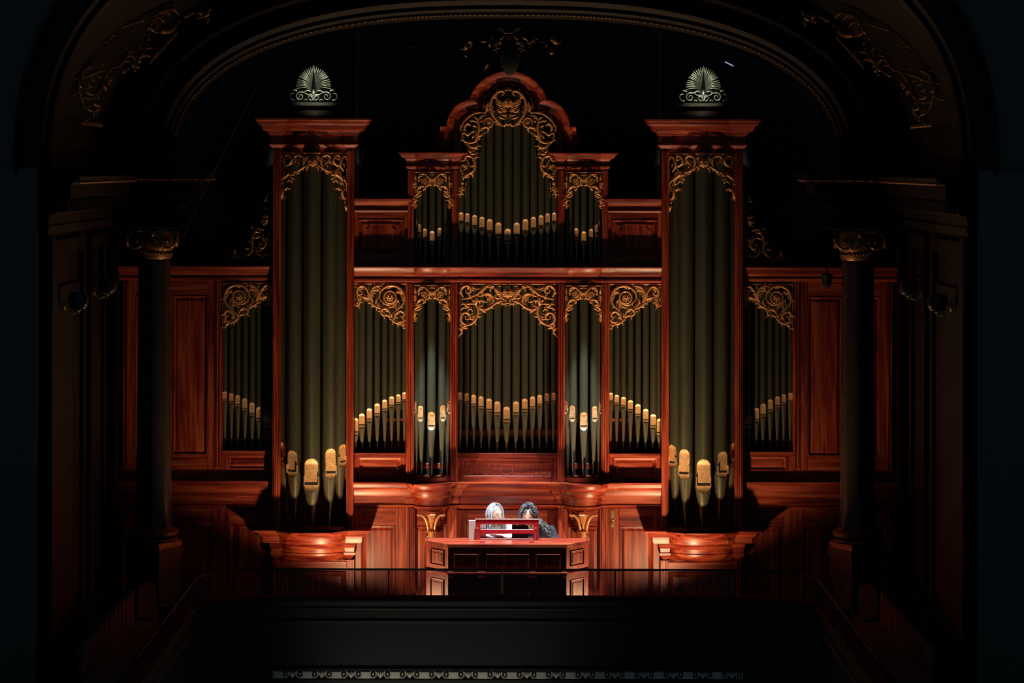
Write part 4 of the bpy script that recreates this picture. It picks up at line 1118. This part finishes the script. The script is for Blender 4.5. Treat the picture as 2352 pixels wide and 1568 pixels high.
# ------------------------------------------------------------------ proscenium: side walls, arch, columns
WX = 4.95; WN = -6.4
XA = 1163.0
def ring(a, b, Y, n=2.5, N=56, yc=400.0, inset=0.0):
    out = []
    for i in range(N+1):
        t = math.pi*(1-i/N)
        c, s_ = math.cos(t), math.sin(t)
        x = XA+(a-inset)*math.copysign(abs(c)**(2/n), c); y = yc-(b-inset)*abs(s_)**(2/n)
        out.append(W(x, y, Y))
    return out
def arch_sweep(levels, name, mt, label):
    """levels: (a, b, Y)"""
    o = MB().grid([ring(a, b, Y) for a, b, Y in levels]).build(name, mt, None, True)
    return struct(o, label, 'arch moulding')
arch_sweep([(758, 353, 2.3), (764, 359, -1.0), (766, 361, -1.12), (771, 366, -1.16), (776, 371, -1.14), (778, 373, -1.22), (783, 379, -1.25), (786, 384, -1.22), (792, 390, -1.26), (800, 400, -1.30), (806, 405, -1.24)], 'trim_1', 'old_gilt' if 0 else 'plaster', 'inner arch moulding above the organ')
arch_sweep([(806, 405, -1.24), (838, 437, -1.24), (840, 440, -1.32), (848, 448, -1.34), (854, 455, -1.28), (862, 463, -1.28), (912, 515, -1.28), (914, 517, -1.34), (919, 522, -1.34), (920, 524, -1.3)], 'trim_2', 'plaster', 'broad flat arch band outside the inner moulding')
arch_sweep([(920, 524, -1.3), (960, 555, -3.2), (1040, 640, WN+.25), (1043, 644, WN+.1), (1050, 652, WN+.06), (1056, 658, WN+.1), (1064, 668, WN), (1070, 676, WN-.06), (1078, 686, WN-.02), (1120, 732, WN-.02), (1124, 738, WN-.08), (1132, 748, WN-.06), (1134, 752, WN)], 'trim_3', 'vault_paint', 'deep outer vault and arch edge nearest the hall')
# gilt bead row on the inner edge
bd = MB()
rp = ring(772, 367, -1.19, N=300)
acc = 0; last = rp[0]
for p in rp[1:]:
    acc += (p-last).length; last = p
    if acc > .042:
        bd.ell(p, .017, .016, .017, 6, 4); acc = 0
o = bd.build('trim_4', 'old_gilt', None, True); struct(o, 'gilt bead row along the inner arch edge', 'arch moulding')
# hall wall around the arch
r6 = ring(1134, 752, WN, N=56)
outer = []
for p in r6:
    d = Vector((p.x*1.0, 0, max(0.05, p.z-4.6))); k = 6.0/max(abs(d.x), 1e-6) if abs(d.x) > 3.0 else 2.0
    outer.append(Vector((math.copysign(min(9.0, abs(p.x)+2.5), p.x) if abs(p.x) > .3 else p.x, WN, p.z+ (1.8 if abs(p.x) < 5 else .9))))
MB().grid([r6, outer]).build('wall_front', 'drape'); struct(bpy.data.objects['wall_front'], 'dark hall wall around the great arch', 'wall')

for s in (-1, 1):
    nm = 'left' if s < 0 else 'right'
    wl = MB().box(s*WX, WN, 0, s*(WX+.2), 2.38, 5.75).build('wall_'+nm, 'plaster'); struct(wl, 'dark panelled %s side wall beside the column' % nm, 'wall')
    def sw(x0, Y0, z0, x1, Y1, z1, name, mt='plaster', c=.006):
        return MB().box(s*(WX-x0), Y0, z0, s*(WX-x1), Y1, z1).build(name, mt, wl)
    # jamb toward the hall
    o = MB().box(s*WX, WN-.05, -.25, s*(WX+2.5), WN+.2, 5.8).build('wall_jamb_'+nm, 'drape'); struct(o, 'dark %s jamb of the great arch' % nm, 'wall')
    # framed openings, dado and pilasters on the wall
    for Y0, Y1 in ((-5.65, -3.35), (-2.95, -1.65)):
        for a, b in ((Y0, Y0+.2), (Y1-.2, Y1)): sw(0, a, .77, .06, b, 4.86, 'frame_post')
        sw(0, Y0, 4.86, .07, Y1, 5.02, 'lintel'); sw(0, Y0-.05, .70, .09, Y1+.05, .77, 'sill')
        sw(0, Y0+.3, .95, .03, Y1-.3, 4.5, 'door_panel')
    sw(0, WN, .62, .05, -1.1, .68, 'dado_rail')
    sw(0, WN, 0, .035, -1.1, .22, 'skirting')
    for Y0 in (-1.38, -6.25): sw(0, Y0, .0, .13, Y0+.22, 5.08, 'pilaster')
    # entablature along the wall
    pth = [(-WX, WN), (-WX, -.7)]
    if s > 0: pth = [(WX, -.7), (WX, WN)]
    z = lambda y: ZP(y, -1.6)
    MB().loft(pth, [(0, z(396)), (.42, z(399)), (.45, z(404)), (.43, z(412)), (.36, z(417)), (.34, z(420)), (.34, z(447)), (.22, z(449)), (.20, z(476)), (.12, z(480)), (.10, z(500)), (.12, z(503)), (.10, z(520)), (0, z(521))], None, False, False).build('entablature', 'plaster', wl)
    for i in range(34):
        Y = WN+.1+i*.14
        sw(.2, Y, z(474), .30, Y+.075, z(452), 'dentil')
    bm_ = MB()
    for i in range(90):
        bm_.ell((s*(WX-.425), WN+.05+i*.052, z(415)), .017, .02, .02, 6, 4)
    o = bm_.build('bead_row', 'old_gilt', wl, True); o['kind'] = 'stuff'

    # projecting entablature block over the column
    m = lambda x: mirx(x, s) - (8 if s > 0 else 0)
    eb = thing('trim_%d' % (5 if s < 0 else 6), 'dim projecting entablature block resting on the %s column' % nm, 'entablature', (XP(m(355), -1.2), -1.2, z(520))); eb['kind'] = 'structure'
    for x0, y0, x1, y1, Yf, Yb, pn in ((262, 399, 479, 405, -1.80, -.75, 'cornice_top'), (266, 405, 473, 414, -1.76, -.75, 'cornice'), (302, 415, 463, 421, -1.70, -.78, 'cornice_bed'), (308, 421, 459, 447, -1.66, -.8, 'fascia'),
                                       (270, 449, 431, 452, -1.60, -.8, 'fillet'), (274, 452, 425, 471, -1.54, -.82, 'dentil_band'), (264, 471, 412, 480, -1.56, -.8, 'bed_mould'), (262, 480, 402, 499, -1.48, -.85, 'upper_architrave'), (264, 499, 397, 520, -1.46, -.86, 'lower_architrave')):
        MB().pbox(m(x0), y0, m(x1), y1, Yf, Yb, .006).build(pn, 'plaster', eb)
    for i in range(11):
        x = 277+i*13.6; MB().pbox(m(x), 453, m(x+8), 470, -1.60, -1.53, .003).build('dentil', 'plaster', eb)
    for i in range(5):
        Y = -1.56+i*.15; xr = XP(m(424), -1.5); zz = z(462)
        MB().box(xr-.02, Y, ZP(470, -1.5), xr+s*-.05, Y+.08, ZP(453, -1.5), .003).build('dentil', 'plaster', eb)
    bm_ = MB()
    for i in range(40):
        p = W(m(272+i*5.1), 413.5, -1.79); bm_.ell(p, .011 if i % 5 else .02, .015, .012, 6, 4)
    for i in range(16):
        bm_.ell((XP(m(477), -1.7), -1.78+i*.06, ZP(413, -1.6)), .012, .014, .014, 6, 4)
    o = bm_.build('bead_row', 'old_gilt', eb, True); o['kind'] = 'stuff'

    # column
    CYc = -1.25
    ccx = XP(m(355), CYc); k = kk(CYc); zz = lambda y: ZP(y, CYc)
    dy = 0 if s < 0 else 0
    co = thing('column', 'polished dark stone column with gilt capital on the %s of the organ' % nm, 'column', (ccx, CYc, 0))
    MB().lathe(ccx, CYc, [(36*k, zz(598)), (37*k, zz(602)), (36.5*k, zz(606)), (36.5*k, zz(640)), (38*k, zz(800)), (39.5*k, zz(1000)), (40.5*k, zz(1170)), (41*k, zz(1205)), (45*k, zz(1212))], 40).build('shaft', 'granite', co, True)
    MB().lathe(ccx, CYc, [(42*k, zz(1211)), (52*k, zz(1214)), (57*k, zz(1220)), (56*k, zz(1227)), (50*k, zz(1231)), (47*k, zz(1233)), (55*k, zz(1235)), (56*k, zz(1239)), (52*k, zz(1243))], 40).build('base', 'old_gilt', co, True)
    def sq(h, y0, y1, nm_, mt):
        th = math.radians(27)*(1 if s < 0 else -1); M_ = MB(); cpts = []
        for dx, dyy in ((-h, -h), (h, -h), (h, h), (-h, h)):
            cpts.append((ccx+dx*math.cos(th)+dyy*math.sin(th), CYc-dx*math.sin(th)*1+dyy*math.cos(th)))
        lo = [(x, y, zz(y1)) for x, y in cpts]; hi = [(x, y, zz(y0)) for x, y in cpts]
        M_.add(lo+hi, [(0,1,2,3),(4,5,6,7),(0,1,5,4),(1,2,6,5),(2,3,7,6),(3,0,4,7)]); M_.build(nm_, mt, co)
    # the pedestal is turned a little so its inner face looks to the console
    sq(.245, 1243, 1257, 'plinth', 'old_gilt'); sq(.262, 1257, 1276, 'pedestal_cap', 'dark_marble'); sq(.25, 1276, 1282, 'pedestal_mould', 'dark_marble'); sq(.235, 1282, 1440, 'pedestal', 'dark_marble'); sq(.27, 1425, 1475, 'pedestal_base', 'dark_marble')
    cap = MB().lathe(ccx, CYc, [(37*k, zz(596)), (41*k, zz(590)), (43*k, zz(583)), (38*k, zz(580)), (43*k, zz(574)), (47*k, zz(560)), (42*k, zz(545)), (40*k, zz(530))], 32).build('capital', 'old_gilt', co, True)
    MB().pbox(m(294), 519, m(416), 526, CYc-.34, CYc+.34, .01).build('abacus', 'plaster', co)
    def P3(x, y, d): p = W(m(x), y, CYc); return (p.x, CYc-d, p.z)
    for cx0, d in ((321, .24), (389, .24)):
        sg = -1 if cx0 < 355 else 1
        sp = [P3(cx0+sg*(r*math.cos(a)), 553-r*math.sin(a), d) for r, a in [(24-i*1.35, math.pi/2-i*.55) for i in range(16)]]
        MB().tube([P3(355, 533, d), P3(355+sg*18, 530, d)]+sp, [.02]*2+[.022-.0009*i for i in range(16)], 7).build('volute', 'old_gilt', cap, True)
        MB().ell(P3(cx0, 553, d), .03, .03, .03, 8, 6).build('volute_eye', 'old_gilt', cap, True)
    for q in (-1, 1):
        sp = [(ccx+q*.30, CYc-.16+.10*math.cos(a)*r/20, zz(552)+.1*math.sin(a)*r/20) for r, a in [(22-i*1.3, math.pi/2+i*.55) for i in range(14)]]
        MB().tube(sp, [.024-.001*i for i in range(14)], 7).build('volute', 'old_gilt', cap, True)
    for i in range(7):
        t = (i-3)/3; MB().ell(P3(355+t*24, 578+8*(1-t*t)*.4, .27-.04*t*t), .017, .017, .02, 7, 5).build('egg', 'old_gilt', cap, True)
    MB().tube([P3(330, 560, .25), P3(342, 566, .28), P3(352, 558, .29), P3(360, 566, .29), P3(372, 572, .27), P3(380, 562, .25)], .014, 6).build('garland', 'old_gilt', cap, True)
    MB().ell(P3(356, 536, .27), .035, .03, .05, 8, 6).build('flower', 'old_gilt', cap, True)

    # relief on the vault above the column
    rl = thing('gilded_relief', 'dim gilded sculpted relief with scrolls and drapery high on the %s of the vault' % nm, 'relief', W(m(240), 160, -3.9))
    yf_ = lambda px: -2.6-3.0*min(1, max(0, (abs(px-XA)-700)/300.))
    RE = [('s', [(430,805),(380,815),(310,860),(262,960),(258,1060),(290,1180),(330,1290)], 20, 16), ('s', [(290,950),(370,920),(480,870),(560,850),(640,830),(750,800)], 12, 14),
          ('s', [(740,800),(800,720),(850,640),(900,550)], 26, 14), ('s', [(640,835),(560,940),(520,1080),(455,1150),(450,1230)], 24, 18), ('s', [(455,1210),(440,1250),(510,1290),(440,1350),(440,1395)], 20, 16),
          ('s', [(680,910),(620,960),(560,1050),(530,1060)], 16, 12), ('s', [(640,920),(600,1000),(540,1010)], 14, 10), ('s', [(350,1450),(392,1420),(402,1370)], 14, 10),
          ('s', [(780,870),(860,830)], 22, 14), ('s', [(790,905),(860,820)], 10, 8), ('s', [(930,810),(970,700),(1010,660),(1050,590),(1090,540)], 30, 14), ('ball', 910, 790, 26), ('ball', 965, 800, 24), ('ball', 1020, 670, 22), ('ball', 930, 850, 16), ('ball', 985, 740, 22),
          ('s', [(980,640),(940,700),(900,770)], 20, 12), ('ball', 1100, 470, 20), ('ball', 1090, 410, 16), ('ball', 1045, 420, 12),
          ('s', [(1100,360),(1095,330),(1130,290)], 24, 14), ('s', [(1150,215),(1220,150),(1300,130),(1400,110),(1530,68)], 26, 10), ('s', [(1240,375),(1320,375),(1390,340),(1430,295),(1470,262)], 44, 14),
          ('s', [(1530,210),(1575,185),(1630,160)], 24, 18), ('s', [(1690,165),(1760,150),(1815,165),(1770,200),(1690,222)], 26, 16), ('ring', 1205, 310, 85, 10),
          ('s', [(1160,250),(1200,235)], 14, 10), ('s', [(1165,280),(1240,262)], 14, 10), ('s', [(1165,310),(1248,290)], 14, 10), ('s', [(1165,340),(1240,318)], 14, 10), ('s', [(1165,375),(1220,345)], 14, 10),
          ('s', [(520,550),(600,490),(650,435),(760,350)], 12, 8), ('beads', (800, 325), (1030, 250), 10, 14), ('beads', (1430, 410), (1110, 770), 26, 12), ('s', [(1230,590),(1180,650),(1130,740)], 26, 12), ('beads', (520, 790), (560, 770), 4, 10),
          ('ring', 420, 1010, 45, 7), ('s', [(350,1120),(400,1110)], 8, 8), ('s', [(350,1080),(390,1060)], 8, 8), ('beads', (100, 1140), (205, 1155), 8, 10), ('beads', (310, 1180), (430, 1190), 8, 12)]
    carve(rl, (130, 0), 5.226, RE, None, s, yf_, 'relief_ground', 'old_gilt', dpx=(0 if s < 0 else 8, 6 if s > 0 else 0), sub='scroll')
    bk_ = MB()
    for i in range(60):
        bk_.ell(W(m(136+i*1.65), 278+i*.17, -5.0+i*.03), .014, .02, .03, 5, 4)
    o = bk_.build('spring_moulding', 'old_gilt', rl, True); o['kind'] = 'stuff'

    # wall lamps
    for Yl, yy, bright in ((-2.75, 655, 1), (-5.05, 690, 0)):
        lp = thing('wall_lamp', 'unlit glass bowl wall lamp on the %s side wall, %s' % (nm, 'nearer the column' if bright else 'nearer the hall'), 'wall lamp', (s*(WX-.05), Yl, ZP(yy, Yl)-.1), 'side wall lamps')
        X0 = s*(WX-.22); Z0 = ZP(yy, Yl)
        MB().lathe(X0, Yl, [(.02, Z0-.115), (.07, Z0-.11), (.105, Z0-.08), (.118, Z0-.02), (.11, Z0+.04), (.09, Z0+.075)], 24).build('bowl', 'lamp_glass', lp, True)
        MB().tube(cr([(s*(WX-.06), Yl, Z0-.06), (s*(WX-.12), Yl, Z0-.16), (s*(WX-.2), Yl, Z0-.13)], 4), .014, 8).build('arm', 'brass', lp, True)
        MB().lathe(X0, Yl, [(.005, Z0-.16), (.022, Z0-.15), (.014, Z0-.135), (.04, Z0-.115)], 12).build('finial', 'brass', lp, True)
        MB().ell((s*(WX-.07), Yl, Z0-.06), .02, .045, .07, 10, 8).build('wall_plate', 'brass', lp, True)

    # gallery chairs along the side
    def seat(X, Y, rot, label, grp, w=.34):
        t = thing('gallery_chair', label, 'chair', (X, Y, 0), grp)
        c_, s__ = math.cos(rot), math.sin(rot)
        def L(x, y, zq): return (X+x*c_-y*s__, Y+x*s__+y*c_, zq)
        def slab(pf, pb, nm_, mt):
            n = len(pf); MB().add([L(*p) for p in pf]+[L(*p) for p in pb], [tuple(range(n)), tuple(range(2*n-1, n-1, -1))]+[(i, (i+1) % n, n+(i+1) % n, n+i) for i in range(n)]).build(nm_, mt, t)
        h = w/2*.96
        prof = [(-h, .36), (h, .36), (h, .72)]+[(h*math.cos(a), .72+.12*math.sin(a)) for a in [math.pi*i/10 for i in range(1, 10)]]+[(-h, .72)]
        slab([(x, .17, zq) for x, zq in prof], [(x, .215, zq) for x, zq in prof], 'back_shell', 'dark_wood')
        slab([(x*.9, .13, .38+(zq-.36)*.95) for x, zq in prof], [(x*.93, .171, .37+(zq-.36)*.96) for x, zq in prof], 'backrest', 'seat_cloth')
        sp = [(-h, -.2), (h, -.2), (h, .15), (-h, .15)]
        slab([(x, y, .36) for x, y in sp], [(x, y, .45) for x, y in sp], 'seat_pad', 'seat_cloth')
        for q in (-1, 1): slab([(q*h*.85-.015, y, zq) for y, zq in ((-.12, 0), (.15, 0), (.15, .36), (-.12, .36))], [(q*h*.85+.015, y, zq) for y, zq in ((-.12, 0), (.15, 0), (.15, .36), (-.12, .36))], 'leg', 'dark_wood')
        return t
    for i in range(11):
        Y = -2.84-i*.36
        seat(s*4.28, Y, -s*math.pi/2, 'brown tip-up gallery chair, %s counted from the column, in the row along the %s wall' % (ORD[i], nm), 'side gallery chairs')
    seat(s*4.22, -2.30, -s*math.radians(48), 'brown gallery chair at the turn of the row by the %s column' % nm, 'side gallery chairs', .36)
    seat(s*3.74, -2.06, -s*math.radians(12), 'brown gallery chair facing the hall below the %s column pedestal' % nm, 'side gallery chairs', .38)
    # brass framed panel ending the seat row
    Yg = -3.25; gp = thing('framed_panel', 'small dark panel in a brass frame beside the %s gallery chairs' % nm, 'panel', (XP(m(383), Yg), Yg, .0), 'brass framed panels')
    a_, b_ = sorted((m(364), m(403)))
    ya = (1396, 1388) if s < 0 else (1390, 1398)
    fp = [W(a_, ya[0], Yg), W(b_, ya[1], Yg), W(b_-(1 if s < 0 else 0), 1448, Yg), W(a_, 1453, Yg), W(a_, ya[0], Yg)]
    MB().tube(fp, .014, 6).build('frame', 'dull_brass', gp)
    f4 = [p+Vector((0, .01, 0)) for p in fp[:4]]; f5 = [p+Vector((0, .03, 0)) for p in fp[:4]]
    MB().add(f4+f5, [(0,1,2,3),(7,6,5,4),(0,1,5,4),(1,2,6,5),(2,3,7,6),(3,0,4,7)]).build('board', 'dark_wood', gp)
    for x in (a_+6, b_-6): q = W(x, 1450, Yg+.02); MB().box(q.x-.01, Yg+.012, 0, q.x+.01, Yg+.03, q.z).build('leg', 'black_metal', gp)

# ------------------------------------------------------------------ gallery parapet and handrail
def upath(x, yb, r, yn=-9.4, n=8):
    l = [(-x, yn), (-x, -6.5)]
    for i in range(n+1):
        a = math.pi-(math.pi/2)*i/n
        l.append((-x+r+r*math.cos(a), yb-r+r*math.sin(a)))
    return l+[(-p, q) for p, q in reversed(l)]
pp = upath(3.56, -3.36, .85)
gpx = thing('gallery_parapet', 'dark curved gallery parapet across the foreground with white carved frieze', 'parapet', (0, -3.4, 0))
MB().loft(pp, [(-.16, .0), (-.16, .82), (0, .82), (.03, .80), (.03, .775), (0, .75), (0, .715), (.012, .705), (0, .69), (0, .58), (.02, .565), (.02, .55), (0, .535), (0, .02), (.03, .01), (.03, -.005), (.012, -.012), (.012, -.105), (.035, -.115), (.035, -.14), (0, -.16), (0, -.8)], None, False, False).build('wall_face', 'parapet_paint', gpx)
MB().loft(pp, [(-.15, .82), (-.14, .842), (-.06, .848), (.01, .842), (.02, .828), (.0, .82)], None, False, False).build('arm_rest', 'velvet', gpx, True)
YF = -3.36-.012
for i in range(-9, 10):
    X0 = (842.5-XC+67.3*(i+5))*kk(YF)
    if abs(X0) > 2.75: continue
    MB().box(X0-.058, YF-.03, -.10, X0+.058, YF+.005, -.016, .01).build('frieze_block', 'ivory', gpx)
    for q in (.25, .75):
        c = X0+.339*q
        MB().tube([(c-.035, YF-.012, -.02), (c-.035, YF-.016, -.07), (c-.015, YF-.02, -.09), (c+.015, YF-.02, -.09), (c+.035, YF-.016, -.07), (c+.035, YF-.012, -.02)], .009, 6).build('frieze_cup', 'ivory', gpx, True)
        MB().ell((c, YF-.01, -.05), .012, .012, .02, 6, 5).build('frieze_drop', 'ivory', gpx, True)
    c = X0+.17; lf = MB()
    for a in (-1.1, -.6, 0, .6, 1.1):
        lf.tube([(c, YF-.012, -.095), (c+.028*math.sin(a), YF-.02, -.095+.04), (c+.05*math.sin(a), YF-.014, -.095+.074*math.cos(a*.5))], [.006, .011, .005], 5)
    lf.build('frieze_leaf', 'ivory', gpx, True)

hr = thing('handrail', 'thin black handrail with smoked glass panes above the parapet', 'railing', (0, -3.3, .84))
rp = upath(3.53, -3.3, .85)
ZR = ZP(1308, -3.3)
MB().tube([(x, y, ZR) for x, y in cr(rp, 4)], .0135, 8).build('rail', 'black_metal', hr, True)
posts = [(XP(x, -3.3), -3.3) for x in (640, 895, 1155, 1415, 1690)] + [(s*3.53, y) for s in (-1, 1) for y in (-4.4, -5.6, -6.8, -8.0)]
for x, y in posts: MB().tube([(x, y, .84), (x, y, ZR)], .011, 8).build('post', 'black_metal', hr, True)
xs = [XP(x, -3.3) for x in (640, 895, 1155, 1415, 1690)]
for a, b in zip(xs[:-1], xs[1:]):
    MB().box(a+.012, -3.304, .856, b-.012, -3.296, ZR-.014).build('glass_pane', 'smoked_glass', hr)

# ------------------------------------------------------------------ hanging crest, lamps and small fittings
cr_ = thing('gilded_crest', 'gilded keystone crest with scrolls and shells hanging above the trefoil pediment', 'crest', W(1171, 170, -1.45))
MB().ell(W(1171, 128, -1.4), 23*kk(-1.4), .09, 46*kk(-1.4), 16, 12).build('cartouche', 'slot_dark', cr_, True)
CR = [('s', [(1040,240),(1010,190),(970,140),(925,150),(935,185)], 22, 16), ('s', [(1040,240),(1010,310),(960,370),(925,390)], 24, 14), ('bar', (1040, 240), (1137, 240), 8),
      ('s', [(980,440),(930,430),(930,465),(970,465)], 18, 16), ('s', [(880,400),(865,500),(880,640)], 22, 12), ('s', [(1105,250),(1110,380)], 8, 10)]
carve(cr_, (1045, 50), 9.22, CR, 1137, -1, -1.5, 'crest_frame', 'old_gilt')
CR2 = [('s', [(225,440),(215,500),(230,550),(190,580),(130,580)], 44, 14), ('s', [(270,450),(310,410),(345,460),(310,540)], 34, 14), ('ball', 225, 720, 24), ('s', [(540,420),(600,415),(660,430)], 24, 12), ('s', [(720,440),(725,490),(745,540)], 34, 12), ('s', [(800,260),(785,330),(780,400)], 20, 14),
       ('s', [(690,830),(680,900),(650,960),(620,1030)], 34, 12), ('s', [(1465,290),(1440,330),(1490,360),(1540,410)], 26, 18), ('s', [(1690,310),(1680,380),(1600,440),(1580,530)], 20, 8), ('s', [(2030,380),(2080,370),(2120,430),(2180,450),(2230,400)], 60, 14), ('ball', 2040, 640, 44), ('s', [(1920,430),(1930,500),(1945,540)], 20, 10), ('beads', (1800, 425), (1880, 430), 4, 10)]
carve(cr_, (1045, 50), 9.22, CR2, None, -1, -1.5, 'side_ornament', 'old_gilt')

for x, y, nm in ((947, 107, 'left'), (1398, 103, 'right')):
    Yd = .9; p = W(x, y, Yd); k = kk(Yd)
    dl = thing('ceiling_spotlight', 'small round unlit ceiling spotlight %s of the gilded crest' % nm, 'spotlight', p, 'ceiling spotlights')
    n = 28
    MB().tube([(p.x+14.5*k*math.cos(2*math.pi*i/n), p.y+.1*math.sin(2*math.pi*i/n), p.z+8.5*k*math.sin(2*math.pi*i/n)) for i in range(n+1)], .007, 6).build('rim', 'brass', dl, True)
    MB().ell((p.x, p.y+.06, p.z+.005), 12*k, .05, 6.5*k, 16, 10).build('reflector', 'old_gilt', dl, True)
    MB().box(p.x-9*k, p.y-.02, p.z-3*k, p.x+2*k, p.y+.02, p.z-1*k, .004).build('bracket', 'brass', dl)
    MB().tube([(p.x, p.y+.1, p.z+5*k), (p.x, p.y+.1, 13.45)], .012, 6).build('drop_rod', 'black_metal', dl)
wr = MB().tube([W(586, 203, -.9), W(520, 338, -1.0), W(421, 545, -1.1)], .0028, 5).build('guy_wire', 'wire'); tag(wr, 'thin taut wire running down to the left column capital', 'wire')
lb = MB().tube([W(1665, 141, .6), W(1684, 150.5, .6)], .009, 6).build('light_bar', 'led'); tag(lb, 'tiny bluish lit bar high above the right tower', 'light bar')
# hanging fixture before the right wing
hf = thing('hanging_fixture', 'small black fixture hanging in front of the right wing cornice', 'stage light', W(1900, 655, -1.0))
k = kk(-1.0); p = W(1900, 640, -1.0)
MB().lathe(p.x, p.y, [(.005, p.z-19*k), (7*k, p.z-17*k), (11*k, p.z-8*k), (11*k, p.z+6*k), (14*k, p.z+9*k), (14*k, p.z+12*k), (4*k, p.z+14*k)], 20).build('body', 'black_metal', hf, True)
MB().tube([(p.x, p.y, p.z+13*k), (p.x, p.y, p.z+32*k), (p.x+.32, p.y, p.z+33*k)], .012, 6).build('arm', 'black_metal', hf, True)
# floor uplights that light the organ
for s in (-1, 1):
    ul = thing('floor_uplight', 'black floor uplight standing behind the parapet %s of the console' % ('left' if s < 0 else 'right'), 'floor light', (s*UPL[0], UPL[1], 0))
    MB().lathe(s*UPL[0], UPL[1], [(.001, .10), (.10, .10), (.11, .14), (.11, .24), (.10, .25), (.095, .18), (.001, .17)], 20).build('housing', 'black_metal', ul, True)
    MB().box(s*UPL[0]-.13, UPL[1]-.05, 0, s*UPL[0]+.13, UPL[1]+.05, .03).build('foot', 'black_metal', ul)
    for q in (-1, 1): MB().box(s*UPL[0]+q*.115-.01, UPL[1]-.02, .0, s*UPL[0]+q*.115+.01, UPL[1]+.02, .2).build('yoke', 'black_metal', ul)
# low gilt fitting seen over the parapet
gf = thing('brass_fitting', 'low row of tiny brass fittings showing above the parapet left of the console', 'fitting', W(935, 1369, -2.6))
for i, (dx, h) in enumerate(((-14, 2), (-4, 4), (4, 3), (12, 2), (18, 5))):
    p = W(935+dx, 1368-h*.5, -2.6); MB().ell(p, .016, .012, .006+.004*h, 7, 5).build('stud', 'brass', gf, True)
b0 = W(935, 1370, -2.6); MB().box(b0.x-.1, -2.62, 0, b0.x+.1, -2.58, b0.z, .005).build('stand', 'black_metal', gf)
